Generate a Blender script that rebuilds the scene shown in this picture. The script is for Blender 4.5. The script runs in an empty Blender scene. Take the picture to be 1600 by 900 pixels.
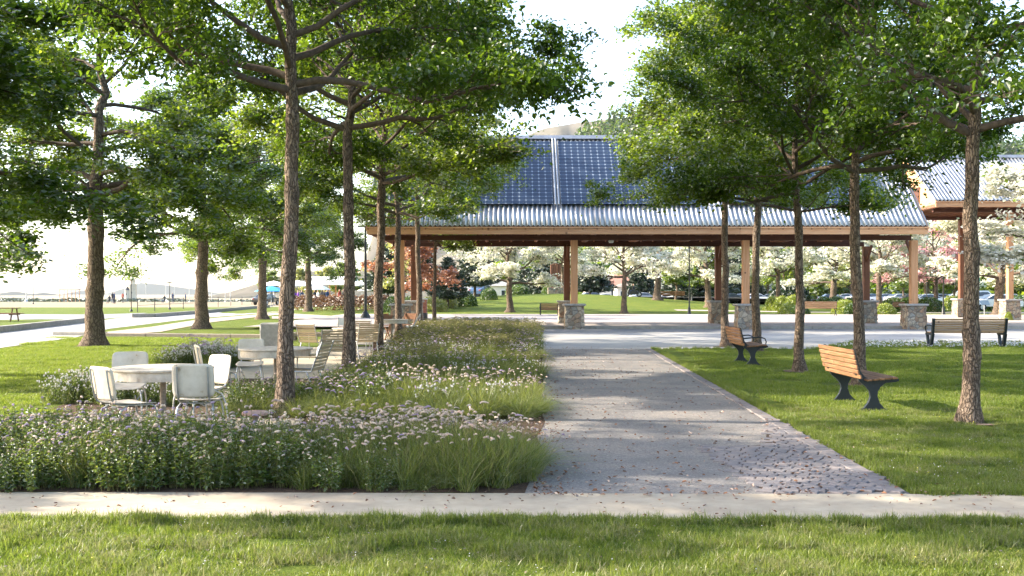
import bpy, math, random
import numpy as np
from mathutils import Vector, Matrix, Euler
R = math.radians
PI = math.pi
scene = bpy.context.scene
COL = scene.collection

# ------------------------------------------------------------------ camera
F, HOR = 1600.0, 458.0
EYE = 1.6
cam_d = bpy.data.cameras.new('camera'); cam = bpy.data.objects.new('camera', cam_d); COL.objects.link(cam)
cam.location = (0, 0, EYE); cam.rotation_euler = (R(90), 0, 0)
cam_d.sensor_width = 36; cam_d.lens = 36.0 * F / 1600.0
cam_d.shift_y = (HOR - 450.0) / 1600.0
cam_d.clip_start = 0.1; cam_d.clip_end = 30000
scene.camera = cam
# ------------------------------------------------------------------ light
SUN_EL, SUN_AZ = 27.0, 7.0            # azimuth: degrees behind the picture plane, sun on the left
w = bpy.data.worlds.new('World'); scene.world = w; w.use_nodes = True
nt = w.node_tree; bg = nt.nodes['Background']
sky = nt.nodes.new('ShaderNodeTexSky'); sky.sky_type = 'NISHITA'; sky.sun_disc = False
sky.sun_elevation = R(SUN_EL); sky.sun_rotation = R(-(90 - SUN_AZ))
sky.air_density = 1.0; sky.dust_density = 2.0; sky.ozone_density = 0.3; sky.altitude = 100
nt.links.new(sky.outputs[0], bg.inputs[0]); bg.inputs[1].default_value = 0.15
sd = bpy.data.lights.new('sun', 'SUN'); sun = bpy.data.objects.new('sun', sd); COL.objects.link(sun)
sd.energy = 3.7; sd.angle = R(0.5); sd.color = (1.0, 0.90, 0.74)
ldir = Vector((math.cos(R(SUN_EL)) * math.cos(R(SUN_AZ)), -math.cos(R(SUN_EL)) * math.sin(R(SUN_AZ)), -math.sin(R(SUN_EL))))
sun.rotation_euler = ldir.to_track_quat('-Z', 'Y').to_euler(); sun.location = (-40, 20, 40)
scene.view_settings.view_transform = 'Standard'
scene.view_settings.look = 'None'
scene.view_settings.exposure = 2.15
scene.view_settings.gamma = 1.0
scene.view_settings.use_curve_mapping = False
scene.render.engine = 'CYCLES'
cy = scene.cycles
cy.max_bounces = 7; cy.diffuse_bounces = 3; cy.glossy_bounces = 2; cy.transmission_bounces = 5; cy.volume_bounces = 0
cy.transparent_max_bounces = 6
cy.use_adaptive_sampling = True; cy.adaptive_threshold = 0.02
cy.use_denoising = True
cy.sample_clamp_indirect = 6.0
cy.caustics_reflective = False; cy.caustics_refractive = False

# ------------------------------------------------------------------ materials
MATS = {}
def mat(name):
    m = bpy.data.materials.new(name); m.use_nodes = True
    MATS[name] = m
    return m, m.node_tree, m.node_tree.nodes, m.node_tree.links
def ramp(nodes, stops):
    r = nodes.new('ShaderNodeValToRGB')
    el = r.color_ramp.elements
    while len(el) > 1: el.remove(el[0])
    el[0].position = stops[0][0]; el[0].color = (*stops[0][1], 1)
    for p, c in stops[1:]:
        e = el.new(p); e.color = (*c, 1)
    return r
def noise(nodes, links, scale, detail=4, rough=0.6, vec=None, vscale=None):
    n = nodes.new('ShaderNodeTexNoise'); n.inputs['Scale'].default_value = scale
    n.inputs['Detail'].default_value = detail; n.inputs['Roughness'].default_value = rough
    if vec is not None:
        if vscale:
            mp = nodes.new('ShaderNodeMapping'); mp.inputs['Scale'].default_value = vscale
            links.new(vec, mp.inputs[0]); vec = mp.outputs[0]
        links.new(vec, n.inputs['Vector'])
    return n
def mixc(nodes, links, a, b, f, mode='MIX'):
    m = nodes.new('ShaderNodeMix'); m.data_type = 'RGBA'; m.blend_type = mode
    for s, v in ((m.inputs[0], f), (m.inputs[6], a), (m.inputs[7], b)):
        if hasattr(v, 'links'): links.new(v, s)
        elif isinstance(v, (int, float)): s.default_value = v
        else: s.default_value = (*v, 1)
    return m.outputs[2]
def surf(name, stops, scale=6, detail=6, rough=0.8, bump=0.2, bscale=None, vscale=None, metal=0.0, spec=0.3,
         stops2=None, scale2=1.0, coord='Object', dist=0.01):
    """noise-coloured rough surface; stops2 multiplies in a second larger noise"""
    m, t, n, l = mat(name)
    b = n['Principled BSDF']; tc = n.new('ShaderNodeTexCoord'); v = tc.outputs['Object']
    if coord == 'World':
        g = n.new('ShaderNodeNewGeometry'); v = g.outputs['Position']
    a = noise(n, l, scale, detail, 0.65, v, vscale)
    r = ramp(n, stops); l.new(a.outputs[0], r.inputs[0]); c = r.outputs[0]
    if stops2:
        a2 = noise(n, l, scale2, 3, 0.5, v); r2 = ramp(n, stops2); l.new(a2.outputs[0], r2.inputs[0])
        c = mixc(n, l, c, r2.outputs[0], 1.0, 'MULTIPLY')
    l.new(c, b.inputs['Base Color'])
    b.inputs['Roughness'].default_value = rough; b.inputs['Metallic'].default_value = metal
    b.inputs['Specular IOR Level'].default_value = spec
    if bump:
        a3 = noise(n, l, bscale or scale * 3, 5, 0.7, v, vscale)
        bp = n.new('ShaderNodeBump'); bp.inputs['Strength'].default_value = bump; bp.inputs['Distance'].default_value = dist
        l.new(a3.outputs[0], bp.inputs['Height']); l.new(bp.outputs[0], b.inputs['Normal'])
    return m
def leaf_mat(name, dark, light, tdark, tlight, trans=0.45, gloss=0.035, rough=0.6, nscale=0.7):
    """two-sided leaf: diffuse + translucent, tint varies leaf by leaf (rnd) and clump by clump (noise)"""
    m, t, n, l = mat(name)
    n.remove(n['Principled BSDF']); out = n['Material Output']
    at = n.new('ShaderNodeAttribute'); at.attribute_name = 'rnd'
    tc = n.new('ShaderNodeTexCoord'); nz = noise(n, l, nscale, 2, 0.5, tc.outputs['Object'])
    ad = n.new('ShaderNodeMath'); ad.operation = 'MULTIPLY_ADD'; ad.inputs[1].default_value = 0.6
    l.new(at.outputs['Fac'], ad.inputs[0])
    m2 = n.new('ShaderNodeMath'); m2.operation = 'MULTIPLY_ADD'; m2.inputs[1].default_value = 1.4; m2.inputs[2].default_value = -0.5
    l.new(nz.outputs[0], m2.inputs[0]); l.new(m2.outputs[0], ad.inputs[2])
    ad.use_clamp = True
    c1 = mixc(n, l, dark, light, ad.outputs[0]); c2 = mixc(n, l, tdark, tlight, ad.outputs[0])
    d = n.new('ShaderNodeBsdfDiffuse'); tr = n.new('ShaderNodeBsdfTranslucent'); g = n.new('ShaderNodeBsdfGlossy')
    g.inputs['Roughness'].default_value = rough
    l.new(c1, d.inputs[0]); l.new(c2, tr.inputs[0]); g.inputs[0].default_value = (1, 1, 1, 1)
    ms = n.new('ShaderNodeMixShader'); ms.inputs[0].default_value = trans
    l.new(d.outputs[0], ms.inputs[1]); l.new(tr.outputs[0], ms.inputs[2])
    fr = n.new('ShaderNodeFresnel'); fr.inputs[0].default_value = 1.4
    fm = n.new('ShaderNodeMath'); fm.operation = 'MULTIPLY'; fm.inputs[1].default_value = gloss * 4
    fm.use_clamp = True
    l.new(fr.outputs[0], fm.inputs[0])
    mg = n.new('ShaderNodeMixShader'); l.new(fm.outputs[0], mg.inputs[0])
    l.new(ms.outputs[0], mg.inputs[1]); l.new(g.outputs[0], mg.inputs[2]); l.new(mg.outputs[0], out.inputs[0])
    return m
def flat(name, col, rough=0.6, metal=0.0, spec=0.4, var=0.12, scale=9):
    a = tuple(c * (1 - var) for c in col); b = tuple(min(1, c * (1 + var)) for c in col)
    return surf(name, [(0.3, a), (0.7, b)], scale, 5, rough, 0.08, None, None, metal, spec)

def bark(name, dark, light, sc=(16, 16, 4.2), dist=0.03):
    m, t, n, l = mat(name); b = n['Principled BSDF']; tc = n.new('ShaderNodeTexCoord')
    nz = noise(n, l, 3.0, 4, 0.6, tc.outputs['Object'])
    vm = n.new('ShaderNodeVectorMath'); vm.operation = 'MULTIPLY_ADD'; vm.inputs[1].default_value = (0.22, 0.22, 0.6)
    l.new(nz.outputs[1], vm.inputs[0]); l.new(tc.outputs['Object'], vm.inputs[2])
    mp = n.new('ShaderNodeMapping'); mp.inputs['Scale'].default_value = sc; l.new(vm.outputs[0], mp.inputs[0])
    vo = n.new('ShaderNodeTexVoronoi'); vo.feature = 'DISTANCE_TO_EDGE'; vo.inputs['Scale'].default_value = 1.0
    l.new(mp.outputs[0], vo.inputs['Vector'])
    r = ramp(n, [(0.0, dark), (0.07, tuple(x * 0.45 + y * 0.55 for x, y in zip(dark, light))), (0.3, light)])
    l.new(vo.outputs[0], r.inputs[0])
    n2 = noise(n, l, 22, 6, 0.7, tc.outputs['Object']); r2 = ramp(n, [(0.25, (0.6, 0.58, 0.55)), (0.75, (1.25, 1.2, 1.15))])
    l.new(n2.outputs[0], r2.inputs[0])
    n3 = noise(n, l, 1.3, 3, 0.6, tc.outputs['Object']); r3 = ramp(n, [(0.3, (0.75, 0.75, 0.78)), (0.7, (1.15, 1.1, 1.02))])
    l.new(n3.outputs[0], r3.inputs[0])
    c = mixc(n, l, mixc(n, l, r.outputs[0], r2.outputs[0], 1.0, 'MULTIPLY'), r3.outputs[0], 1.0, 'MULTIPLY')
    l.new(c, b.inputs['Base Color']); b.inputs['Roughness'].default_value = 0.9; b.inputs['Specular IOR Level'].default_value = 0.15
    r4 = ramp(n, [(0.0, (0, 0, 0)), (0.22, (1, 1, 1))]); l.new(vo.outputs[0], r4.inputs[0])
    mx = mixc(n, l, r4.outputs[0], n2.outputs[0], 0.25)
    bp = n.new('ShaderNodeBump'); bp.inputs['Strength'].default_value = 0.9; bp.inputs['Distance'].default_value = dist
    l.new(mx, bp.inputs['Height']); l.new(bp.outputs[0], b.inputs['Normal'])
    return m

M = {}
M['bark'] = bark('bark', (0.05, 0.038, 0.031), (0.27, 0.215, 0.175), (24, 24, 6.5))
M['bark_grey'] = bark('bark_grey', (0.06, 0.045, 0.035), (0.25, 0.20, 0.16), (15, 15, 6))
M['bark_dark'] = surf('bark_dark', [(0.3, (0.05, 0.036, 0.028)), (0.7, (0.13, 0.095, 0.07))], 14, rough=0.9, bump=0.5)
M['leaf'] = leaf_mat('leaf', (0.018, 0.042, 0.010), (0.07, 0.12, 0.018), (0.055, 0.14, 0.010), (0.29, 0.43, 0.025), 0.44, nscale=1.1)
M['leaf_mid'] = leaf_mat('leaf_mid', (0.026, 0.055, 0.011), (0.11, 0.16, 0.02), (0.07, 0.18, 0.012), (0.44, 0.54, 0.04), 0.48, nscale=1.1)
M['leaf_yellow'] = leaf_mat('leaf_yellow', (0.045, 0.09, 0.015), (0.13, 0.18, 0.03), (0.22, 0.34, 0.02), (0.6, 0.62, 0.06), 0.5)
M['leaf_pale'] = leaf_mat('leaf_pale', (0.10, 0.14, 0.04), (0.32, 0.32, 0.10), (0.3, 0.38, 0.06), (0.7, 0.65, 0.2), 0.5)
M['leaf_orange'] = leaf_mat('leaf_orange', (0.20, 0.085, 0.05), (0.40, 0.20, 0.11), (0.35, 0.13, 0.06), (0.6, 0.32, 0.16), 0.45)
M['needle'] = leaf_mat('needle', (0.012, 0.03, 0.014), (0.035, 0.06, 0.03), (0.02, 0.05, 0.01), (0.07, 0.11, 0.03), 0.2)
M['needle_blue'] = leaf_mat('needle_blue', (0.03, 0.055, 0.035), (0.09, 0.12, 0.08), (0.03, 0.06, 0.02), (0.12, 0.15, 0.07), 0.2)
M['blossom'] = leaf_mat('blossom', (0.74, 0.72, 0.60), (0.9, 0.88, 0.82), (0.6, 0.6, 0.4), (0.85, 0.83, 0.7), 0.4, 0.02)
M['blossom_pink'] = leaf_mat('blossom_pink', (0.62, 0.26, 0.30), (0.82, 0.62, 0.60), (0.6, 0.2, 0.25), (0.85, 0.5, 0.5), 0.4, 0.02)
M['hedge'] = leaf_mat('hedge', (0.02, 0.055, 0.012), (0.075, 0.14, 0.02), (0.05, 0.13, 0.01), (0.25, 0.36, 0.03), 0.35)
M['hedge_yellow'] = leaf_mat('hedge_yellow', (0.10, 0.16, 0.02), (0.34, 0.38, 0.05), (0.2, 0.3, 0.02), (0.55, 0.55, 0.06), 0.4)
M['hedge_red'] = leaf_mat('hedge_red', (0.09, 0.035, 0.03), (0.26, 0.16, 0.10), (0.1, 0.05, 0.02), (0.35, 0.2, 0.1), 0.35)
M['blade'] = leaf_mat('blade', (0.05, 0.085, 0.014), (0.20, 0.23, 0.045), (0.11, 0.21, 0.015), (0.42, 0.50, 0.06), 0.42, 0.02, nscale=2.0)
M['blade_dry'] = leaf_mat('blade_dry', (0.13, 0.16, 0.045), (0.38, 0.33, 0.16), (0.2, 0.24, 0.05), (0.5, 0.45, 0.2), 0.42, 0.02)
M['tuft'] = leaf_mat('tuft', (0.04, 0.075, 0.018), (0.19, 0.235, 0.06), (0.10, 0.18, 0.02), (0.55, 0.56, 0.10), 0.40, 0.03, nscale=3.0)
M['broad'] = leaf_mat('broad', (0.03, 0.065, 0.018), (0.12, 0.18, 0.045), (0.09, 0.18, 0.015), (0.42, 0.48, 0.07), 0.35, 0.04, nscale=3.0)
M['stem'] = leaf_mat('stem', (0.08, 0.10, 0.03), (0.22, 0.20, 0.09), (0.1, 0.14, 0.03), (0.3, 0.3, 0.1), 0.25, 0.05)
M['spike'] = leaf_mat('spike', (0.52, 0.38, 0.33), (0.80, 0.72, 0.62), (0.5, 0.35, 0.28), (0.85, 0.72, 0.58), 0.4, 0.02, nscale=4.0)
M['violet'] = leaf_mat('violet', (0.42, 0.30, 0.42), (0.60, 0.50, 0.60), (0.3, 0.2, 0.45), (0.6, 0.45, 0.7), 0.35, 0.02)
M['white_flower'] = leaf_mat('white_flower', (0.7, 0.66, 0.66), (0.85, 0.83, 0.82), (0.6, 0.55, 0.55), (0.8, 0.78, 0.75), 0.35, 0.02)
M['magenta'] = leaf_mat('magenta', (0.5, 0.06, 0.22), (0.65, 0.16, 0.35), (0.5, 0.06, 0.2), (0.6, 0.1, 0.3), 0.35, 0.02)
M['yellow_flower'] = leaf_mat('yellow_flower', (0.6, 0.5, 0.05), (0.8, 0.7, 0.1), (0.5, 0.4, 0.03), (0.7, 0.6, 0.05), 0.35, 0.02)
M['litter'] = leaf_mat('litter', (0.10, 0.045, 0.025), (0.33, 0.17, 0.10), (0.1, 0.04, 0.02), (0.3, 0.15, 0.06), 0.15, 0.05)

M['concrete'] = surf('concrete', [(0.25, (0.34, 0.285, 0.22)), (0.55, (0.43, 0.37, 0.29)), (0.8, (0.50, 0.435, 0.35))], 5, 9, 0.9, 0.25,
                     60, coord='World', stops2=[(0.3, (0.82, 0.8, 0.78)), (0.65, (1.05, 1.04, 1.0))], scale2=0.9, dist=0.004)
M['street'] = surf('street', [(0.25, (0.30, 0.29, 0.28)), (0.75, (0.42, 0.405, 0.385))], 3, 9, 0.9, 0.2, 50, coord='World',
                   vscale=(0.25, 1, 1), stops2=[(0.3, (0.78, 0.78, 0.8)), (0.65, (1.08, 1.06, 1.02))], scale2=0.35, dist=0.004)
M['plaza'] = surf('plaza', [(0.25, (0.34, 0.295, 0.265)), (0.75, (0.45, 0.395, 0.36))], 1.2, 8, 0.9, 0.1, 40, coord='World',
                  stops2=[(0.3, (0.9, 0.88, 0.88)), (0.7, (1.05, 1.04, 1.02))], scale2=0.2)
M['gutter'] = surf('gutter', [(0.25, (0.19, 0.19, 0.195)), (0.75, (0.27, 0.265, 0.265))], 3, 8, 0.9, 0.2, 60, coord='World')
M['kerb'] = surf('kerb', [(0.25, (0.24, 0.22, 0.19)), (0.75, (0.38, 0.355, 0.31))], 5, 8, 0.9, 0.3, 40, coord='World')
M['soil'] = surf('soil', [(0.25, (0.035, 0.022, 0.015)), (0.55, (0.09, 0.055, 0.035)), (0.8, (0.17, 0.11, 0.075))], 26, 9, 0.95, 1.0, 60, coord='World', dist=0.02)
M['soil_pale'] = surf('soil_pale', [(0.25, (0.10, 0.07, 0.05)), (0.55, (0.17, 0.125, 0.09)), (0.8, (0.26, 0.19, 0.14))], 26, 9, 0.95, 1.0, 60, coord='World', dist=0.02)
M['metal_grey'] = flat('metal_grey', (0.42, 0.43, 0.44), 0.42, 0.75)
M['iron'] = flat('iron', (0.018, 0.024, 0.032), 0.42, 0.2, 0.5)
M['black'] = flat('black', (0.02, 0.022, 0.02), 0.45)
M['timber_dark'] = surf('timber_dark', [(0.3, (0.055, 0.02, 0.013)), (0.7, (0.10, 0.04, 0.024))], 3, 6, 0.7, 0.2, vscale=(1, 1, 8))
M['roof_tile'] = surf('roof_tile', [(0.3, (0.30, 0.14, 0.10)), (0.7, (0.42, 0.22, 0.16))], 4, 5, 0.8, 0.3)
M['plaster'] = flat('plaster', (0.68, 0.62, 0.54), 0.8)
M['glass'] = flat('glass', (0.03, 0.04, 0.05), 0.08, 0.0, 0.8)
M['tower_stone'] = surf('tower_stone', [(0.3, (0.55, 0.47, 0.36)), (0.7, (0.68, 0.60, 0.48))], 0.6, 5, 0.85, 0.1)
M['white_paint'] = flat('white_paint', (0.78, 0.78, 0.76), 0.4)
M['canvas_white'] = flat('canvas_white', (0.8, 0.78, 0.74), 0.8)
M['canvas_blue'] = flat('canvas_blue', (0.05, 0.32, 0.62), 0.8)
M['tyre'] = flat('tyre', (0.02, 0.02, 0.02), 0.8)
M['grey_wood'] = surf('grey_wood', [(0.3, (0.20, 0.16, 0.13)), (0.7, (0.33, 0.28, 0.23))], 6, 6, 0.85, 0.3, vscale=(1, 6, 6))

def planks(name, stops, knots=True, grain=(1.2, 14, 14), rough=0.6, kn=(0.10, 0.04, 0.02), kscale=3.2):
    m, t, n, l = mat(name); b = n['Principled BSDF']; tc = n.new('ShaderNodeTexCoord')
    a = noise(n, l, 2.2, 8, 0.65, tc.outputs['Object'], grain); r = ramp(n, stops); l.new(a.outputs[0], r.inputs[0]); c = r.outputs[0]
    if knots:
        vo = n.new('ShaderNodeTexVoronoi'); vo.inputs['Scale'].default_value = kscale; l.new(tc.outputs['Object'], vo.inputs['Vector'])
        rr = ramp(n, [(0.0, (1, 1, 1)), (0.075, (0.8, 0.8, 0.8)), (0.13, (0, 0, 0))]); l.new(vo.outputs[0], rr.inputs[0])
        c = mixc(n, l, c, kn, rr.outputs[0])
    oi = n.new('ShaderNodeAttribute'); oi.attribute_name = 'rnd'
    hr = ramp(n, [(0.0, (0.78, 0.76, 0.74)), (1.0, (1.16, 1.14, 1.12))]); l.new(oi.outputs['Fac'], hr.inputs[0])
    c = mixc(n, l, c, hr.outputs[0], 1.0, 'MULTIPLY')
    l.new(c, b.inputs['Base Color']); b.inputs['Roughness'].default_value = rough; b.inputs['Specular IOR Level'].default_value = 0.3
    bp = n.new('ShaderNodeBump'); bp.inputs['Strength'].default_value = 0.25; bp.inputs['Distance'].default_value = 0.003
    l.new(a.outputs[0], bp.inputs['Height']); l.new(bp.outputs[0], b.inputs['Normal'])
    return m
M['slat'] = planks('slat', [(0.25, (0.28, 0.16, 0.09)), (0.5, (0.44, 0.28, 0.16)), (0.75, (0.56, 0.39, 0.25))])
M['slat_tan'] = planks('slat_tan', [(0.25, (0.38, 0.29, 0.18)), (0.75, (0.52, 0.42, 0.28))], knots=False)
M['slat_brown'] = planks('slat_brown', [(0.25, (0.16, 0.07, 0.035)), (0.75, (0.30, 0.15, 0.08))], knots=False)
M['timber'] = planks('timber', [(0.25, (0.46, 0.23, 0.11)), (0.5, (0.58, 0.32, 0.17)), (0.75, (0.68, 0.42, 0.25))], grain=(0.6, 9, 9), kscale=1.6)
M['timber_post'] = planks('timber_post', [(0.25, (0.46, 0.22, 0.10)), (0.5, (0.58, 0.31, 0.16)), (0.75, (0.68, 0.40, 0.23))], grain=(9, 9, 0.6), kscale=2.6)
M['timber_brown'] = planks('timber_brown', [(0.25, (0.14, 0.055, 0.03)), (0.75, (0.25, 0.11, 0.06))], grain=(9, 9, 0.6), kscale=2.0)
M['shell'] = surf('shell', [(0.28, (0.26, 0.17, 0.10)), (0.36, (0.52, 0.45, 0.36)), (0.6, (0.62, 0.55, 0.46))], 7, 9, 0.55, 0.1, coord='World',
                  stops2=[(0.3, (0.88, 0.86, 0.82)), (0.6, (1.0, 1.0, 1.0))], scale2=3)
M['table_top'] = surf('table_top', [(0.25, (0.18, 0.12, 0.08)), (0.38, (0.40, 0.34, 0.27)), (0.6, (0.55, 0.49, 0.41))], 9, 9, 0.7, 0.2, coord='World')

def stone_mat(name, scale, cols, mortar=(0.26, 0.24, 0.21)):
    m, t, n, l = mat(name); b = n['Principled BSDF']; tc = n.new('ShaderNodeTexCoord')
    nz = noise(n, l, 5, 3, 0.5, tc.outputs['Object'])
    vm = n.new('ShaderNodeVectorMath'); vm.operation = 'MULTIPLY_ADD'; vm.inputs[1].default_value = (0.1, 0.1, 0.1)
    l.new(nz.outputs[1], vm.inputs[0]); l.new(tc.outputs['Object'], vm.inputs[2])
    def vor(feat):
        v = n.new('ShaderNodeTexVoronoi'); v.feature = feat; v.inputs['Scale'].default_value = scale
        l.new(vm.outputs[0], v.inputs['Vector']); return v
    ve = vor('DISTANCE_TO_EDGE'); vc = vor('F1')
    sp = n.new('ShaderNodeSeparateColor'); l.new(vc.outputs['Color'], sp.inputs[0])
    r = ramp(n, [(i / max(1, len(cols) - 1), c) for i, c in enumerate(cols)]); l.new(sp.outputs[0], r.inputs[0])
    n2 = noise(n, l, 30, 6, 0.7, tc.outputs['Object']); r2 = ramp(n, [(0.3, (0.7, 0.7, 0.7)), (0.7, (1.2, 1.2, 1.2))]); l.new(n2.outputs[0], r2.inputs[0])
    c = mixc(n, l, r.outputs[0], r2.outputs[0], 1.0, 'MULTIPLY')
    e = ramp(n, [(0.0, (1, 1, 1)), (0.05, (0, 0, 0))]); l.new(ve.outputs[0], e.inputs[0])
    c = mixc(n, l, c, mortar, e.outputs[0]); l.new(c, b.inputs['Base Color']); b.inputs['Roughness'].default_value = 0.85
    r4 = ramp(n, [(0.0, (0, 0, 0)), (0.14, (1, 1, 1))]); l.new(ve.outputs[0], r4.inputs[0])
    bp = n.new('ShaderNodeBump'); bp.inputs['Strength'].default_value = 1.0; bp.inputs['Distance'].default_value = 0.03
    l.new(r4.outputs[0], bp.inputs['Height']); l.new(bp.outputs[0], b.inputs['Normal'])
    return m
M['fieldstone'] = stone_mat('fieldstone', 5.0, [(0.16, 0.13, 0.10), (0.42, 0.35, 0.26), (0.30, 0.19, 0.12), (0.24, 0.24, 0.22), (0.48, 0.40, 0.30)], (0.13, 0.11, 0.09))
M['cap_stone'] = surf('cap_stone', [(0.3, (0.24, 0.23, 0.22)), (0.7, (0.38, 0.37, 0.35))], 8, 6, 0.85, 0.4)
M['cobble'] = surf('cobble', [(0.3, (0.16, 0.15, 0.15)), (0.7, (0.27, 0.25, 0.24))], 14, 6, 0.8, 0.5, coord='World',
                   stops2=[(0.35, (0.75, 0.75, 0.8)), (0.65, (1.15, 1.05, 1.0))], scale2=5)

def asphalt():
    m, t, n, l = mat('asphalt'); b = n['Principled BSDF']; g = n.new('ShaderNodeNewGeometry'); v = g.outputs['Position']
    a = noise(n, l, 42, 6, 0.9, v); r = ramp(n, [(0.3, (0.085, 0.08, 0.078)), (0.5, (0.195, 0.180, 0.168)), (0.72, (0.42, 0.385, 0.35))]); l.new(a.outputs[0], r.inputs[0])
    a2 = noise(n, l, 1.1, 7, 0.65, v); r2 = ramp(n, [(0.3, (0.70, 0.70, 0.72)), (0.5, (1, 1, 1)), (0.70, (1.28, 1.2, 1.1))]); l.new(a2.outputs[0], r2.inputs[0])
    c = mixc(n, l, r.outputs[0], r2.outputs[0], 1.0, 'MULTIPLY')
    v1 = n.new('ShaderNodeTexVoronoi'); v1.inputs['Scale'].default_value = 16; l.new(v, v1.inputs['Vector'])
    r3 = ramp(n, [(0.0, (1, 1, 1)), (0.10, (1, 1, 1)), (0.16, (0, 0, 0))]); l.new(v1.outputs[0], r3.inputs[0])
    n4 = noise(n, l, 1.7, 3, 0.6, v); r5 = ramp(n, [(0.5, (0, 0, 0)), (0.62, (0.8, 0.8, 0.8))]); l.new(n4.outputs[0], r5.inputs[0])
    fm = mixc(n, l, r3.outputs[0], r5.outputs[0], 1.0, 'MULTIPLY')
    c = mixc(n, l, c, (0.30, 0.20, 0.15), fm)
    l.new(c, b.inputs['Base Color']); b.inputs['Roughness'].default_value = 0.88; b.inputs['Specular IOR Level'].default_value = 0.25
    bp = n.new('ShaderNodeBump'); bp.inputs['Strength'].default_value = 0.6; bp.inputs['Distance'].default_value = 0.006
    l.new(a.outputs[0], bp.inputs['Height']); l.new(bp.outputs[0], b.inputs['Normal'])
    return m
M['asphalt'] = asphalt()

def ground_mat():
    m, t, n, l = mat('ground'); b = n['Principled BSDF']; g = n.new('ShaderNodeNewGeometry'); v = g.outputs['Position']
    a = noise(n, l, 38, 8, 0.8, v); r = ramp(n, [(0.25, (0.04, 0.058, 0.010)), (0.5, (0.12, 0.155, 0.025)), (0.75, (0.24, 0.26, 0.055))]); l.new(a.outputs[0], r.inputs[0])
    a2 = noise(n, l, 0.7, 6, 0.65, v); r2 = ramp(n, [(0.3, (0.72, 0.85, 0.8)), (0.55, (1, 1, 1)), (0.75, (1.35, 1.12, 1.0))]); l.new(a2.outputs[0], r2.inputs[0])
    c = mixc(n, l, r.outputs[0], r2.outputs[0], 1.0, 'MULTIPLY')
    # dry straw-coloured field starting far down the slope
    sx = n.new('ShaderNodeSeparateXYZ'); l.new(v, sx.inputs[0])
    f = n.new('ShaderNodeMapRange'); f.inputs[1].default_value = 112; f.inputs[2].default_value = 118; l.new(sx.outputs[1], f.inputs[0])
    f2 = n.new('ShaderNodeMapRange'); f2.inputs[1].default_value = -14; f2.inputs[2].default_value = -20; l.new(sx.outputs[0], f2.inputs[0])
    ml = n.new('ShaderNodeMath'); ml.operation = 'MULTIPLY'; l.new(f.outputs[0], ml.inputs[0]); l.new(f2.outputs[0], ml.inputs[1])
    a3 = noise(n, l, 0.05, 6, 0.6, v); r3 = ramp(n, [(0.3, (0.22, 0.18, 0.12)), (0.6, (0.32, 0.265, 0.18)), (0.75, (0.12, 0.14, 0.07))]); l.new(a3.outputs[0], r3.inputs[0])
    c = mixc(n, l, c, r3.outputs[0], ml.outputs[0])
    l.new(c, b.inputs['Base Color']); b.inputs['Roughness'].default_value = 0.95; b.inputs['Specular IOR Level'].default_value = 0.1
    bp = n.new('ShaderNodeBump'); bp.inputs['Strength'].default_value = 0.8; bp.inputs['Distance'].default_value = 0.04
    l.new(a.outputs[0], bp.inputs['Height']); l.new(bp.outputs[0], b.inputs['Normal'])
    return m
M['ground'] = ground_mat()
def hill_mat(name, stops, scale, scrub=None):
    m, t, n, l = mat(name); b = n['Principled BSDF']; g = n.new('ShaderNodeNewGeometry'); v = g.outputs['Position']
    a = noise(n, l, scale, 9, 0.65, v, (1, 0.6, 2)); r = ramp(n, stops); l.new(a.outputs[0], r.inputs[0])
    l.new(r.outputs[0], b.inputs['Base Color']); b.inputs['Roughness'].default_value = 1.0; b.inputs['Specular IOR Level'].default_value = 0.0
    return m
M['dry_hill'] = hill_mat('dry_hill', [(0.3, (0.055, 0.06, 0.045)), (0.5, (0.12, 0.11, 0.085)), (0.7, (0.17, 0.15, 0.12))], 0.006)
M['far_hill'] = hill_mat('far_hill', [(0.3, (0.03, 0.05, 0.05)), (0.7, (0.08, 0.09, 0.08))], 0.002)
M['wood_hill'] = hill_mat('wood_hill', [(0.3, (0.05, 0.07, 0.03)), (0.7, (0.20, 0.18, 0.09))], 0.02)

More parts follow.
